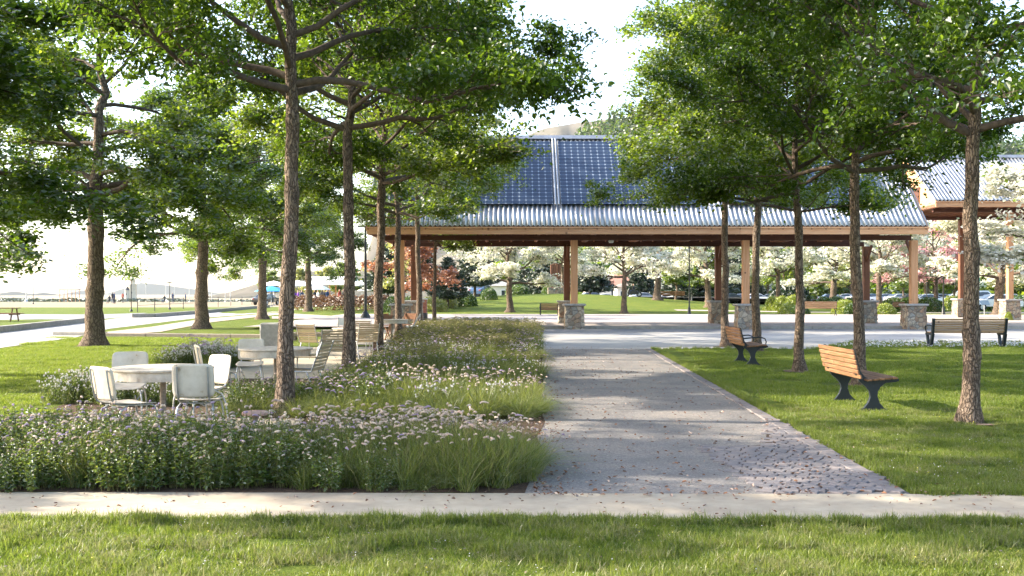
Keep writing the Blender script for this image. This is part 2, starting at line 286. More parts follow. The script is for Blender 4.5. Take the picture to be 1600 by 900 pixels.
def steel_mat():
    m, t, n, l = mat('corrugated_steel'); b = n['Principled BSDF']; tc = n.new('ShaderNodeTexCoord')
    a = noise(n, l, 1.3, 7, 0.6, tc.outputs['Object'], (1, 0.3, 0.3)); r = ramp(n, [(0.3, (0.27, 0.28, 0.30)), (0.7, (0.44, 0.45, 0.47))]); l.new(a.outputs[0], r.inputs[0])
    l.new(r.outputs[0], b.inputs['Base Color']); b.inputs['Metallic'].default_value = 0.75; b.inputs['Roughness'].default_value = 0.42
    return m
M['steel'] = steel_mat()
def pv_mat():
    m, t, n, l = mat('solar_cells'); b = n['Principled BSDF']; tc = n.new('ShaderNodeTexCoord')
    sx = n.new('ShaderNodeSeparateXYZ'); l.new(tc.outputs['UV'], sx.inputs[0])
    def line(sock, width):
        fr = n.new('ShaderNodeMath'); fr.operation = 'FRACT'; l.new(sock, fr.inputs[0])
        s = n.new('ShaderNodeMath'); s.operation = 'SUBTRACT'; l.new(fr.outputs[0], s.inputs[0]); s.inputs[1].default_value = 0.5
        ab = n.new('ShaderNodeMath'); ab.operation = 'ABSOLUTE'; l.new(s.outputs[0], ab.inputs[0]); return ab.outputs[0]
    lx, ly = line(sx.outputs[0], 0), line(sx.outputs[1], 0)
    def gt(s, v):
        q = n.new('ShaderNodeMath'); q.operation = 'GREATER_THAN'; l.new(s, q.inputs[0]); q.inputs[1].default_value = v; return q.outputs[0]
    gx, gy = gt(lx, 0.465), gt(ly, 0.44)
    mx = n.new('ShaderNodeMath'); mx.operation = 'MAXIMUM'; l.new(gx, mx.inputs[0]); l.new(gy, mx.inputs[1])
    sm = n.new('ShaderNodeMath'); sm.operation = 'ADD'; l.new(lx, sm.inputs[0]); l.new(ly, sm.inputs[1])
    dia = gt(sm.outputs[0], 0.82)
    a = noise(n, l, 0.6, 4, 0.6, tc.outputs['UV']); r = ramp(n, [(0.3, (0.012, 0.022, 0.05)), (0.7, (0.025, 0.042, 0.08))]); l.new(a.outputs[0], r.inputs[0])
    c = mixc(n, l, r.outputs[0], (0.09, 0.12, 0.17), mx.outputs[0]); c = mixc(n, l, c, (0.30, 0.33, 0.38), dia)
    l.new(c, b.inputs['Base Color']); b.inputs['Roughness'].default_value = 0.28; b.inputs['Specular IOR Level'].default_value = 0.5
    return m
M['pv'] = pv_mat()
def car_paint(name, col):
    m, t, n, l = mat(name); b = n['Principled BSDF']; tc = n.new('ShaderNodeTexCoord')
    a = noise(n, l, 3, 3, 0.5, tc.outputs['Object']); r = ramp(n, [(0.3, tuple(c * 0.93 for c in col)), (0.7, col)]); l.new(a.outputs[0], r.inputs[0])
    l.new(r.outputs[0], b.inputs['Base Color']); b.inputs['Roughness'].default_value = 0.3; b.inputs['Coat Weight'].default_value = 0.6
    return m
for k, c in dict(white=(0.75, 0.76, 0.78), silver=(0.42, 0.44, 0.47), black=(0.02, 0.022, 0.026), blue=(0.05, 0.10, 0.20), red=(0.3, 0.03, 0.03)).items():
    M['car_' + k] = car_paint('car_paint_' + k, c)
M['skin'] = flat('skin', (0.45, 0.27, 0.19), 0.6)
for k, c in dict(navy=(0.03, 0.05, 0.12), purple=(0.16, 0.05, 0.32), whitecloth=(0.7, 0.7, 0.7), darkcloth=(0.04, 0.04, 0.045), redcloth=(0.35, 0.07, 0.05)).items():
    M[k] = flat('cloth_' + k, c, 0.9)

# ------------------------------------------------------------------ mesh helpers
def mesh_np(name, V, faces_flat, sizes, mats, mat_idx=None, rnd=None, smooth=False, uv=None):
    """numpy mesh: V (n,3), faces_flat loop vertex indices, sizes per face"""
    me = bpy.data.meshes.new(name)
    V = np.asarray(V, dtype=np.float32); ff = np.asarray(faces_flat, dtype=np.int32); sz = np.asarray(sizes, dtype=np.int32)
    me.vertices.add(len(V)); me.vertices.foreach_set('co', V.ravel())
    me.loops.add(len(ff)); me.loops.foreach_set('vertex_index', ff)
    me.polygons.add(len(sz)); st = np.concatenate([[0], np.cumsum(sz)[:-1]]).astype(np.int32)
    me.polygons.foreach_set('loop_start', st)
    if mat_idx is not None: me.polygons.foreach_set('material_index', np.asarray(mat_idx, dtype=np.int32))
    me.polygons.foreach_set('use_smooth', np.full(len(sz), bool(smooth)))
    if uv is not None:
        u = me.uv_layers.new(name='UVMap'); u.data.foreach_set('uv', np.asarray(uv, dtype=np.float32).ravel())
    if rnd is not None:
        a = me.attributes.new('rnd', 'FLOAT', 'FACE'); a.data.foreach_set('value', np.asarray(rnd, dtype=np.float32))
    for m in (mats if isinstance(mats, (list, tuple)) else [mats]): me.materials.append(m)
    me.update(calc_edges=True)
    return me
def link(name, me, parent=None, loc=None, rz=None, scale=None):
    o = bpy.data.objects.new(name, me); COL.objects.link(o)
    if parent is not None: o.parent = parent
    if loc is not None: o.location = loc
    if rz is not None: o.rotation_euler = (0, 0, rz)
    if scale is not None: o.scale = scale if hasattr(scale, '__len__') else (scale,) * 3
    return o
def tag(o, label=None, cat=None, group=None, kind=None):
    if label: o['label'] = label
    if cat: o['category'] = cat
    if group: o['group'] = group
    if kind: o['kind'] = kind
    return o
def empty(name, loc=(0, 0, 0), rz=0, label=None, cat=None, group=None, scale=1):
    o = bpy.data.objects.new(name, None); COL.objects.link(o); o.empty_display_size = 0.2
    o.location = loc; o.rotation_euler = (0, 0, rz); o.scale = (scale,) * 3 if not hasattr(scale, '__len__') else scale
    return tag(o, label, cat, group)
def kids(o): return [c for c in bpy.data.objects if c.parent == o]
def copy_tree(root, loc, rz=0, label=None, scale=None, group=None, cat=None):
    def rec(o, parent):
        c = o.copy(); COL.objects.link(c); c.parent = parent
        for k in KID.get(o.name, []): 
            c2 = rec(k, c); KID.setdefault(c.name, []).append(c2)
        return c
    build_kids(root)
    r = rec(root, None); r.location = loc; r.rotation_euler = (0, 0, rz)
    if scale is not None: r.scale = scale if hasattr(scale, '__len__') else (scale,) * 3
    if label: r['label'] = label
    if group: r['group'] = group
    if cat: r['category'] = cat
    return r
KID = {}
def build_kids(root):
    if root.name in KID: return
    allk = {}
    for o in bpy.data.objects:
        if o.parent is not None: allk.setdefault(o.parent.name, []).append(o)
    def rec(o):
        KID[o.name] = allk.get(o.name, [])
        for k in KID[o.name]: rec(k)
    rec(root)

class MB:
    """collects shapes into one mesh"""
    def __init__(s): s.v = []; s.f = []; s.r = []; s.sm = []; s.mi = []; s.rng = random.Random(7); s.cur = 0
    def add(s, vs, fs, rnd=None, smooth=False):
        b = len(s.v); s.v += [tuple(v) for v in vs]; rr = s.rng.random() if rnd is None else rnd
        for f in fs: s.f.append([b + i for i in f]); s.r.append(rr); s.sm.append(smooth); s.mi.append(s.cur)
        return s
    def box(s, c, d, rot=None, bev=0.0, rnd=None):
        x, y, z = d[0] / 2, d[1] / 2, d[2] / 2
        if bev <= 0:
            vs = [(-x, -y, -z), (x, -y, -z), (x, y, -z), (-x, y, -z), (-x, -y, z), (x, -y, z), (x, y, z), (-x, y, z)]
            fs = [(0, 3, 2, 1), (4, 5, 6, 7), (0, 1, 5, 4), (1, 2, 6, 5), (2, 3, 7, 6), (3, 0, 4, 7)]
        else:
            e = bev; q = []; 
            def ring(zz, ix):
                X, Y = x - ix, y - ix; c = min(e, X * .9, Y * .9)
                return [(-X + c, -Y, zz), (X - c, -Y, zz), (X, -Y + c, zz), (X, Y - c, zz), (X - c, Y, zz), (-X + c, Y, zz), (-X, Y - c, zz), (-X, -Y + c, zz)]
            rs = [ring(-z, e), ring(-z + e, 0), ring(z - e, 0), ring(z, e)]
            vs = [p for r_ in rs for p in r_]; fs = [tuple(reversed(range(8))), tuple(range(24, 32))]
            for k in range(3):
                for i in range(8):
                    j = (i + 1) % 8; fs.append((k * 8 + i, k * 8 + j, k * 8 + 8 + j, k * 8 + 8 + i))
        m = (rot if isinstance(rot, Matrix) else Euler(rot).to_matrix()) if rot is not None else None
        out = []
        for p in vs:
            p = Vector(p)
            if m: p = m @ p
            out.append((p.x + c[0], p.y + c[1], p.z + c[2]))
        return s.add(out, fs, rnd)
    def bar(s, a, b, wdt, h, bev=0.0, up=(0, 0, 1)):
        a, b = Vector(a), Vector(b); d = b - a; L = d.length; x = d.normalized(); u = Vector(up)
        if abs(x.dot(u)) > 0.98: u = Vector((0, 1, 0))
        y = u.cross(x).normalized(); z = x.cross(y)
        m = Matrix((x, y, z)).transposed()
        return s.box((a + b) / 2, (L, wdt, h), m, bev)
    def tube(s, pts, rad, n=8, cap=True, rnd=None, smooth=True):
        pts = [Vector(p) for p in pts]; k = len(pts)
        if not hasattr(rad, '__len__'): rad = [rad] * k
        vs = []; fs = []; up = Vector((0, 0, 1))
        t0 = (pts[1] - pts[0]).normalized()
        if abs(t0.z) > 0.9: up = Vector((1, 0, 0))
        x = up.cross(t0).normalized()
        for i, p in enumerate(pts):
            t = (pts[min(i + 1, k - 1)] - pts[max(i - 1, 0)]).normalized()
            x = (x - t * x.dot(t)).normalized(); y = t.cross(x)
            for j in range(n):
                a = 2 * PI * j / n; vs.append(p + (x * math.cos(a) + y * math.sin(a)) * rad[i])
        for i in range(k - 1):
            for j in range(n):
                q = (j + 1) % n; fs.append((i * n + j, i * n + q, i * n + n + q, i * n + n + j))
        s.add(vs, fs, rnd, smooth)
        if cap:
            s.add(vs[:n], [tuple(reversed(range(n)))], rnd); s.add(vs[-n:], [tuple(range(n))], rnd)
        return s
    def lathe(s, prof, n=20, c=(0, 0, 0), smooth=True):
        vs = []; fs = []
        for r_, z in prof:
            for j in range(n):
                a = 2 * PI * j / n; vs.append((c[0] + r_ * math.cos(a), c[1] + r_ * math.sin(a), c[2] + z))
        for i in range(len(prof) - 1):
            for j in range(n):
                q = (j + 1) % n; fs.append((i * n + j, i * n + q, i * n + n + q, i * n + n + j))
        s.add(vs, fs, None, smooth)
        s.add(vs[:n], [tuple(reversed(range(n)))]); s.add(vs[-n:], [tuple(range(n))])
        return s
    def prism(s, poly, t, axes='xz', c=(0, 0, 0)):
        """poly in a plane, extruded +-t/2 along the third axis"""
        k = len(poly); vs = []
        for sg in (-1, 1):
            for (a, b) in poly:
                if axes == 'xz': vs.append((c[0] + a, c[1] + sg * t / 2, c[2] + b))
                elif axes == 'yz': vs.append((c[0] + sg * t / 2, c[1] + a, c[2] + b))
                else: vs.append((c[0] + a, c[1] + b, c[2] + sg * t / 2))
        fs = [tuple(reversed(range(k))), tuple(range(k, 2 * k))]
        for i in range(k):
            j = (i + 1) % k; fs.append((i, j, k + j, k + i))
        return s.add(vs, fs)
    def mesh(s, name, mats):
        fl = [i for f in s.f for i in f]; me = mesh_np(name, s.v, fl, [len(f) for f in s.f], mats, rnd=s.r, mat_idx=s.mi)
        me.polygons.foreach_set('use_smooth', s.sm)
        return me
    def build(s, name, mats, parent=None, **k): return link(name, s.mesh(name, mats), parent, **k)

# ------------------------------------------------------------------ terrain
def sst(a, b, x):
    t = np.clip((x - a) / (b - a), 0, 1); return t * t * (3 - 2 * t)
def tz(x, y):
    x = np.asarray(x, dtype=float); y = np.asarray(y, dtype=float)
    left = 1 - sst(-25, 30, x - (y - 150) * 0.02)
    z = -8 * sst(130, 900, y) * left
    z = z + 1.55 * np.exp(-(((x - 5) / 17) ** 2)) * sst(70, 112, y) * (1 - sst(118, 165, y))
    z = z + 0.5 * sst(60, 80, y) * (1 - sst(85, 110, y)) * np.exp(-(((x + 42) / 14) ** 2)) * 0
    return z
def at(px, Y, dz=0.0):
    X = (px - 800) * Y / F
    return (X, Y, float(tz(X, Y)) + dz)
def gp(px, py):
    Y = F * EYE / (py - HOR); return ((px - 800) * Y / F, Y)

def grid_axis(segs):
    a = []
    for lo, hi, st in segs: a += list(np.arange(lo, hi, st))
    return np.array(a + [segs[-1][1]])
ys = grid_axis([(-30, 0, 6), (0, 60, 3), (60, 200, 5), (200, 1000, 40), (1000, 9000, 400)])
xs = grid_axis([(-6000, -1000, 500), (-1000, -200, 50), (-200, 200, 5), (200, 1000, 50), (1000, 6000, 500)])
XX, YY = np.meshgrid(xs, ys); ZZ = tz(XX, YY)
nv, nu = XX.shape
ii = np.arange((nv - 1) * (nu - 1)); rr_, cc_ = ii // (nu - 1), ii % (nu - 1); b0 = rr_ * nu + cc_
fl = np.stack([b0, b0 + 1, b0 + nu + 1, b0 + nu], 1).ravel()
tag(link('ground', mesh_np('ground', np.stack([XX.ravel(), YY.ravel(), ZZ.ravel()], 1), fl, np.full(len(ii), 4), M['ground'], smooth=True)), kind='structure')

def sheet(name, poly, m, z, kind='structure', step=None):
    mb = MB(); n = len(poly)
    if step is None: mb.add([(x, y, z) for x, y in poly], [tuple(range(n))])
    else:   # follow terrain: list of cross pairs
        for i in range(len(poly[0])): pass
    return tag(mb.build(name, m), kind=kind)
def strip(name, left, right, m, dz, sub=6):
    """ribbon between two polylines (same number of points), draped on the terrain"""
    vs = []; fs = []; L = []; Rr = []
    for i in range(len(left) - 1):
        for k in range(sub):
            t = k / sub; L.append(tuple(np.array(left[i]) * (1 - t) + np.array(left[i + 1]) * t)); Rr.append(tuple(np.array(right[i]) * (1 - t) + np.array(right[i + 1]) * t))
    L.append(left[-1]); Rr.append(right[-1])
    for a, b in zip(L, Rr):
        vs += [(a[0], a[1], float(tz(*a)) + dz), (b[0], b[1], float(tz(*b)) + dz)]
    fs = [(2 * i, 2 * i + 1, 2 * i + 3, 2 * i + 2) for i in range(len(L) - 1)]
    mb = MB(); mb.add(vs, fs); return tag(mb.build(name, m), kind='structure')
def wobble(poly, amp, step, seed):
    rg = random.Random(seed); out = []
    n = len(poly)
    for i in range(n):
        a, b = Vector(poly[i]), Vector(poly[(i + 1) % n]); L = (b - a).length; k = max(1, int(L / step))
        for j in range(k):
            p = a.lerp(b, j / k); out.append((p.x + (rg.uniform(-amp, amp) if j else 0), p.y + (rg.uniform(-amp, amp) if j else 0)))
    return out

SW0, SW1 = 7.17, 8.13          # front pavement near / far edge (at x = 0)
def sw(x, far): return (SW1 if far else SW0) - 0.012 * x
sheet('pavement', [(-14, sw(-14, 0)), (14, sw(14, 0)), (14, sw(14, 1)), (-14, sw(-14, 1))], M['concrete'], 0.012)
PATH = [(-0.15, sw(0, 1)), (3.16, sw(3.1, 1)), (3.45, 16.0), (3.98, 29.3), (0.8, 29.3), (0.35, 16)]
sheet('path', PATH, M['asphalt'], 0.008)
BED = [(-9.5, sw(-9.5, 1)), (0.10, sw(0, 1)), (0.35, 12), (0.45, 16), (0.85, 29.3), (1.2, 44.5), (-3.9, 44.5), (-3.9, 31), (-6.3, 30), (-6.4, 14.5), (-5.8, 10.6), (-9.5, 10.15)]
sheet('planting_soil', wobble(BED, 0.05, 0.6, 3), M['soil'], 0.010)
for k, (nm, pl) in enumerate([('terrace', [(-5.6, 10.6), (-2.7, 10.6), (-2.6, 12.9), (-5.5, 13.1)]), ('terrace', [(-5.4, 14.8), (-2.8, 14.8), (-2.8, 16.9), (-5.4, 16.9)]),
                 ('terrace', [(-6.2, 19.0), (-3.3, 19.0), (-3.5, 30), (-6.2, 30)]), ('terrace', [(-5.9, 31.5), (-3.9, 31.5), (-3.9, 44.4), (-8.2, 44.4)])]):
    sheet(nm, pl, M['concrete'], 0.016)
# street in front of the pavilion, gutter, kerb, plaza
STREET_NEAR = [(-60, 31.5), (-20, 30.6), (-6, 30.2)]
sheet('street', [(-4.2, 45.2), (-3.9, 44.6), (1.1, 44.6), (0.85, 29.25), (8.6, 29.25), (9.8, 31), (11.0, 33.2), (90, 33.6), (90, 41.2), (-4.2, 41.2 + 4.0)], M['street'], 0.006)
sheet('gutter', [(1.25, 41.6), (90, 41.6), (90, 45.3), (1.25, 45.3)], M['gutter'], 0.014)
kb = MB()
for i in range(38):
    x0 = -3.5 + i * 2.4; kb.box((x0 + 1.19, 45.42, 0.055), (2.38, 0.2, 0.19), bev=0.015)
tag(kb.build('kerb', M['kerb']), kind='structure')
sheet('plaza', [(-12, 45.52), (90, 45.52), (90, 71), (40, 71), (14, 73), (-12, 74)], M['plaza'], 0.10)
pk = MB(); pk.box((39, 72.0, 0.05), (102, 0.15, 0.1)); 
# joint lines in the street concrete (real grooves: thin dark strips)
jl = MB()
for a, b in (((1.6, 45), (3.3, 29.6)), ((12, 41.2), (17, 33.5)), ((24, 41.2), (27, 33.6)), ((-1, 44.7), (90, 38.5))):
    d = (Vector(b) - Vector(a)).normalized(); nrm = Vector((-d.y, d.x)) * 0.012
    jl.add([(a[0] - nrm.x, a[1] - nrm.y, 0.018), (b[0] - nrm.x, b[1] - nrm.y, 0.018), (b[0] + nrm.x, b[1] + nrm.y, 0.018), (a[0] + nrm.x, a[1] + nrm.y, 0.018)], [(0, 1, 2, 3)])
# left roads
def gpl(lst): return [gp(*p) for p in lst]
strip('road', gpl([(-420, 640), (0, 544), (120, 527), (170, 514), (300, 498), (430, 488.5), (520, 482)]), gpl([(-420, 550), (0, 520), (138, 504), (200, 495), (300, 487), (430, 479.5), (520, 475)]), M['street'], 0.010)
strip('footpath', gpl([(165, 524.5), (250, 519.5), (330, 504), (430, 492.5), (540, 499)]), gpl([(160, 520), (235, 511.5), (315, 499), (430, 489.5), (540, 495)]), M['concrete'], 0.022)
strip('cross_path', gpl([(425, 498.5), (560, 499.5), (700, 501)]), gpl([(425, 495), (560, 495.5), (700, 496)]), M['plaza'], 0.03)
strip('far_road', gpl([(-60, 501), (60, 499), (150, 499.5), (200, 495)]), gpl([(-60, 491), (60, 491), (150, 491.5), (230, 489)]), M['gutter'], 0.006)

# air between here and the mountains
hz = MB(); hz.box((0, 3600, 340), (14000, 9600, 720)); hzo = hz.build('haze', [])
HM = bpy.data.materials.new('haze'); HM.use_nodes = True; HM.node_tree.nodes.clear()
_o = HM.node_tree.nodes.new('ShaderNodeOutputMaterial'); _v = HM.node_tree.nodes.new('ShaderNodeVolumePrincipled')
_v.inputs['Color'].default_value = (0.93, 0.95, 1.0, 1); _v.inputs['Density'].default_value = 0.00004; _v.inputs['Anisotropy'].default_value = 0.35
HM.node_tree.links.new(_v.outputs[0], _o.inputs['Volume']); hzo.data.materials.append(HM); tag(hzo, kind='stuff')

# ------------------------------------------------------------------ foliage generators
def unit(v): return v / (np.linalg.norm(v, axis=-1, keepdims=True) + 1e-9)
def leaf_arrays(rg, C, L, W, kind='ovate', up=0.5, axis=None, droop=0.0):
    """leaf cards: C centres (n,3), L/W arrays. returns V, sizes"""
    n = len(C)
    nrm = rg.normal(size=(n, 3)); nrm[:, 2] = np.abs(nrm[:, 2]) + up; nrm = unit(nrm)
    a = rg.normal(size=(n, 3)) if axis is None else axis + rg.normal(size=(n, 3)) * 0.35
    a[:, 2] -= droop
    a = unit(a - nrm * np.sum(a * nrm, 1, keepdims=True)); b = np.cross(nrm, a)
    L = L[:, None]; W = W[:, None]
    if kind == 'ovate':
        fold = W * 0.28
        p = [C, C + a * L * .3 + b * W * .5 + nrm * fold, C + a * L * .68 + b * W * .38 + nrm * fold * .7, C + a * L - nrm * L * .12,
             C + a * L * .68 - b * W * .38 + nrm * fold * .7, C + a * L * .3 - b * W * .5 + nrm * fold]
        V = np.stack(p, 1).reshape(-1, 3); base = np.arange(n)[:, None] * 6
        F_ = (base[:, :, None] + np.array([[0, 1, 2, 3], [0, 3, 4, 5]])[None]).reshape(-1); return V, F_, np.full(2 * n, 4), 2
    p = [C - a * L * .5, C + b * W * .5, C + a * L * .5, C - b * W * .5]
    V = np.stack(p, 1).reshape(-1, 3); return V, np.arange(4 * n), np.full(n, 4), 1
def card_mesh(name, rg, C, size, mats, kind='diamond', up=0.5, aspect=0.6, var=0.3, axis=None, droop=0.0, midx=None):
    n = len(C); L = size * (1 + var * rg.uniform(-1, 1, n)); V, F_, S, k = leaf_arrays(rg, C, L, L * aspect, kind, up, axis, droop)
    r = np.repeat(rg.uniform(0, 1, n), k); mi = None if midx is None else np.repeat(midx, k)
    return mesh_np(name, V, F_, S, mats, mi, r)

ZMIN = [0.0]
def curve_pts(rg, p, d, L, n, wob, droop=0.0, lift=0.0):
    pts = [np.array(p, float)]; d = unit(np.array(d, float)); st = L / n
    for i in range(n):
        d = d + rg.normal(size=3) * wob
        if pts[-1][2] < ZMIN[0] and d[2] < 0.12: d[2] = 0.12
        d[2] += lift * (1 - i / n) - droop * (i / n); d = unit(d)
        pts.append(pts[-1] + d * st)
    return pts
CS = 0.46
def gen_tree(seed, H=9.5, fork=4.2, Rad=4.2, r0=0.13, nprim=16, nsec=6, nter=5, nleaf=45000, leaf=0.10, kind='ovate', mat_='leaf', barkm='bark',
             clump=(0.42, 0.20), el0=0.42, droop=0.10, spread_top=0.55, aspect=0.6, lean=(0, 0), terr=True, ntube=8, fill=0.25, low=0.0, base_el=0.0, zmin=0.0):
    rg = np.random.default_rng(seed); mb = MB(); ZMIN[0] = zmin if zmin else fork - 0.12
    # trunk + leader
    pts = [np.array([0, 0, -0.15])]; z = 0; k = 18; top = H * 0.86
    off = rg.normal(size=2) * 0.0
    for i in range(1, k + 1):
        t = i / k; z = top * t; off = off + rg.normal(size=2) * (0.026 if z < fork else 0.055)
        pts.append(np.array([off[0] + lean[0] * z, off[1] + lean[1] * z, z]))
    def rad(z):
        if z < fork: return r0 * (1 - 0.22 * z / fork)
        return max(0.012, r0 * 0.74 * (1 - (z - fork) / (H - fork)) ** 0.9)
    fine = [];
    for i in range(len(pts) - 1):
        for q in range(3): fine.append(pts[i] * (1 - q / 3) + pts[i + 1] * q / 3)
    fine.append(pts[-1])
    rr = []
    for p in fine:
        f = 1 + 0.75 * math.exp(-max(p[2], 0) / 0.13) + 0.25 * math.exp(-max(p[2], 0) / 0.5); rr.append(rad(p[2]) * f * (1 + rg.normal() * 0.025))
    for _ in range(3):
        j = rg.integers(4, max(5, int(len(fine) * fork / top))); rr[j] *= 1.12
    mb.tube(fine, rr, 12, smooth=True)
    bb = MB()
    def trunk_at(z):
        for i in range(len(pts) - 1):
            if pts[i + 1][2] >= z:
                t = (z - pts[i][2]) / (pts[i + 1][2] - pts[i][2]); return pts[i] * (1 - t) + pts[i + 1] * t
        return pts[-1]
    tips = []; phi = rg.uniform(0, 6.28)
    for i in range(nprim):
        t = i / (nprim - 1); z = fork + (top - fork) * (t ** 1.55) * 0.98
        phi += 2.399 + rg.normal() * 0.3
        prof = math.sqrt(max(0.05, 1 - (t * 0.97) ** 2.2)) * (1 - 0.12 * (1 - t) ** 3)
        L = Rad * prof * rg.uniform(0.82, 1.12); el = el0 * (0.35 + 0.9 * t) + 0.12 * rg.normal() + base_el
        if t > 0.85: el = 0.9
        d = np.array([math.cos(phi) * math.cos(el), math.sin(phi) * math.cos(el), math.sin(el)])
        o = trunk_at(z); P = curve_pts(rg, o, d, L, 9, 0.115, droop=droop * (1.3 - t) + low, lift=0.06)
        rb = rad(z) * 0.44 + 0.008
        bb.tube(P, [rb * (1 - 0.85 * (j / 9)) + 0.004 for j in range(10)], ntube, False)
        for s in range(nsec):
            u = 0.30 + 0.70 * (s + rg.uniform(0, 0.8)) / nsec; u = min(u, 0.98)
            j = int(u * 9); q = P[j] + (P[min(j + 1, 9)] - P[j]) * (u * 9 - j); dd = unit(P[min(j + 1, 9)] - P[j])
            sd = 1 if s % 2 else -1; side = np.cross(dd, [0, 0, 1]) * sd
            d2 = unit(dd * 0.75 + side * rg.uniform(0.5, 1.0) + np.array([0, 0, rg.uniform(-0.25, 0.45)]))
            L2 = L * rg.uniform(0.26, 0.46) * (1.25 - u * 0.6); P2 = curve_pts(rg, q, d2, L2, 6, 0.13, droop * 0.9)
            r2 = max(0.006, rb * (1 - 0.8 * u) * 0.55); bb.tube(P2, [r2 * (1 - 0.75 * jj / 6) + 0.002 for jj in range(7)], 5, False)
            wsp = [0.10, 0.35, 0.7, 1.0, 1.4, 2.0][rg.integers(0, 6)]
            for q3 in range(nter):
                u3 = 0.25 + 0.75 * (q3 + rg.uniform(0, 1)) / nter; j3 = min(5, int(u3 * 6)); o3 = P2[j3]
                d3 = unit((P2[j3 + 1] - P2[j3]) / (L2 / 6) + rg.normal(size=3) * 0.65); L3 = rg.uniform(0.35, 0.75) * (0.5 + 0.12 * Rad)
                P3 = curve_pts(rg, o3, d3 + np.array([0, 0, .15]), L3, 4, 0.14, droop * 1.3)
                bb.tube(P3, [0.007, 0.006, 0.005, 0.004, 0.002], 3, False)
                tips.append((P3[2], 0.6 * wsp)); tips.append((P3[4], 1.0 * wsp))
            tips.append((P2[6], wsp))
        tips.append((P[9], 1.0))
    T = np.array([t[0] for t in tips]); Wt = np.array([t[1] for t in tips]); Wt = Wt * rg.uniform(0.35, 1.5, len(Wt)); Wt /= Wt.sum()
    idx = rg.choice(len(T), nleaf, p=Wt); g = rg.normal(size=(nleaf, 3))
    C = T[idx] + g * np.array([clump[0], clump[0], clump[1]]) * CS; C[:, 2] += 0.08 - 0.035 * (g[:, 0] ** 2)
    if mat_.startswith('blossom'): crown = card_mesh('crown', rg, C, leaf, [M[mat_], M['leaf_mid']], kind, 0.9, aspect, 0.45, droop=0.45, midx=(rg.random(nleaf) < .10).astype(int))
    else: crown = card_mesh('crown', rg, C, leaf, M[mat_], kind, 0.9, aspect, 0.45, droop=0.45)
    trunk = mb.mesh('trunk', M[barkm]); return trunk, crown, bb.mesh('branches', M['bark_dark'])
def place_tree(proto, name, loc, rz, scale, label, cat, group=None):
    e = empty(name, loc, rz, label, cat, group, scale); link('trunk', proto[0], e); link('crown', proto[1], e)
    if len(proto) > 2: link('branches', proto[2], e)
    return e

# ---- near double row
near = [gen_tree(11, 9.6, 4.2, 4.5, 0.128, 22, 7, 5, 66000, 0.088, 'ovate', 'leaf', clump=(.36,.16)),
        gen_tree(27, 9.4, 3.75, 4.6, 0.130, 22, 7, 5, 66000, 0.088, 'ovate', 'leaf', el0=0.36, clump=(.36,.16))]
midt = [gen_tree(35, 9.6, 4.3, 4.3, 0.125, 22, 7, 5, 80000, 0.09, 'diamond', 'leaf_mid', aspect=0.75, clump=(.36,.15)),
        gen_tree(48, 10.4, 3.8, 4.4, 0.115, 22, 7, 5, 80000, 0.09, 'diamond', 'leaf_mid', aspect=0.75, clump=(.36,.15))]
lawn = [gen_tree(53, 11.5, 4.4, 5.0, 0.27, 22, 7, 6, 110000, 0.11, 'diamond', 'leaf_mid', 'bark_grey', droop=0.19, el0=.3, aspect=0.75, zmin=2.6),
        gen_tree(64, 11.5, 4.0, 4.8, 0.27, 22, 7, 6, 110000, 0.11, 'diamond', 'leaf', 'bark_grey', droop=0.22, el0=.28, aspect=0.75, zmin=2.5)]
GL, GR = 'shade trees in a row along the left planting beds', 'shade trees in a row on the right lawn'
def tw(px, py): X, Y = gp(px, py); return (X, Y, 0)
def T(proto, px, py, rz, s, label, group=None, name='shade_tree', cat='tree'):
    X, Y = gp(px, py); return place_tree(proto, name, (X, Y, float(tz(X, Y))), rz, s, label, cat, group)
T(near[0], 443, 650, 0.4, (.83, .83, 1), 'tall dark tree with scaly bark, nearest trunk in the left planting beds', GL)
T(near[0], 546, 590, 2.5, (.90, .90, 1.12), 'dark leafy tree with a straight brown trunk behind the second flower bed', GL)
T(midt[0], 590.5, 560, 1.0, (0.95, 0.95, 1.0), 'tree with a knobbly trunk, third back in the left planting beds', GL)
T(midt[1], 623, 532, 3.3, (0.98, 0.98, 1.12), 'dark trunked tree standing beside the brown folding chairs', GL)
T(midt[0], 655.5, 522, 4.2, (0.92, 0.92, 1.05), 'tree in the left planting beds in front of the brick utility box', GL)
T(midt[1], 678, 512, 5.4, (0.78, 0.78, 1.02), 'slim straight reddish trunked tree, farthest of the trees in the left planting beds', GL)
T(near[1], 1513, 661, 0.2, (.76, .76, 0.93), 'tree with rough scaly bark at the right edge, nearest tree on the right lawn', GR)
T(near[0], 1345, 602, 3.0, (.78, .78, 0.88), 'tree with lichen spotted trunk right behind the nearest wooden bench', GR)
T(midt[1], 1250, 581, 1.2, (0.80, 0.80, 0.95), 'slender tree standing between the two side-on wooden benches', GR)
T(midt[1], 1181, 549, 4.0, (0.98, 0.98, 1.05), 'tree directly behind the farther side-on wooden bench', GR)
T(midt[0], 1135, 542, 2.4, (0.90, 0.90, 1.0), 'yellow green tree left of the farther side-on bench by the street', GR)
GW = 'big round crowned trees on the left lawn'
T(lawn[0], 147, 541, 0.6, (1, 1, 1), 'big tree with a knotty grey trunk on the left lawn beside the road', GW)
T(lawn[1], 315, 514, 2.9, (1.05, 1.05, 0.98), 'round crowned tree with a flared trunk in the middle of the left lawn', GW)
T(lawn[0], 410, 499, 4.4, (1.0, 1.0, 1.0), 'lawn tree with a leaning slim trunk beside the white footpath', GW)
T(lawn[1], 482, 488.5, 5.5, (1.05, 1.05, 1.05), 'lawn tree with a smooth pale trunk in front of the reddish hedge', GW)
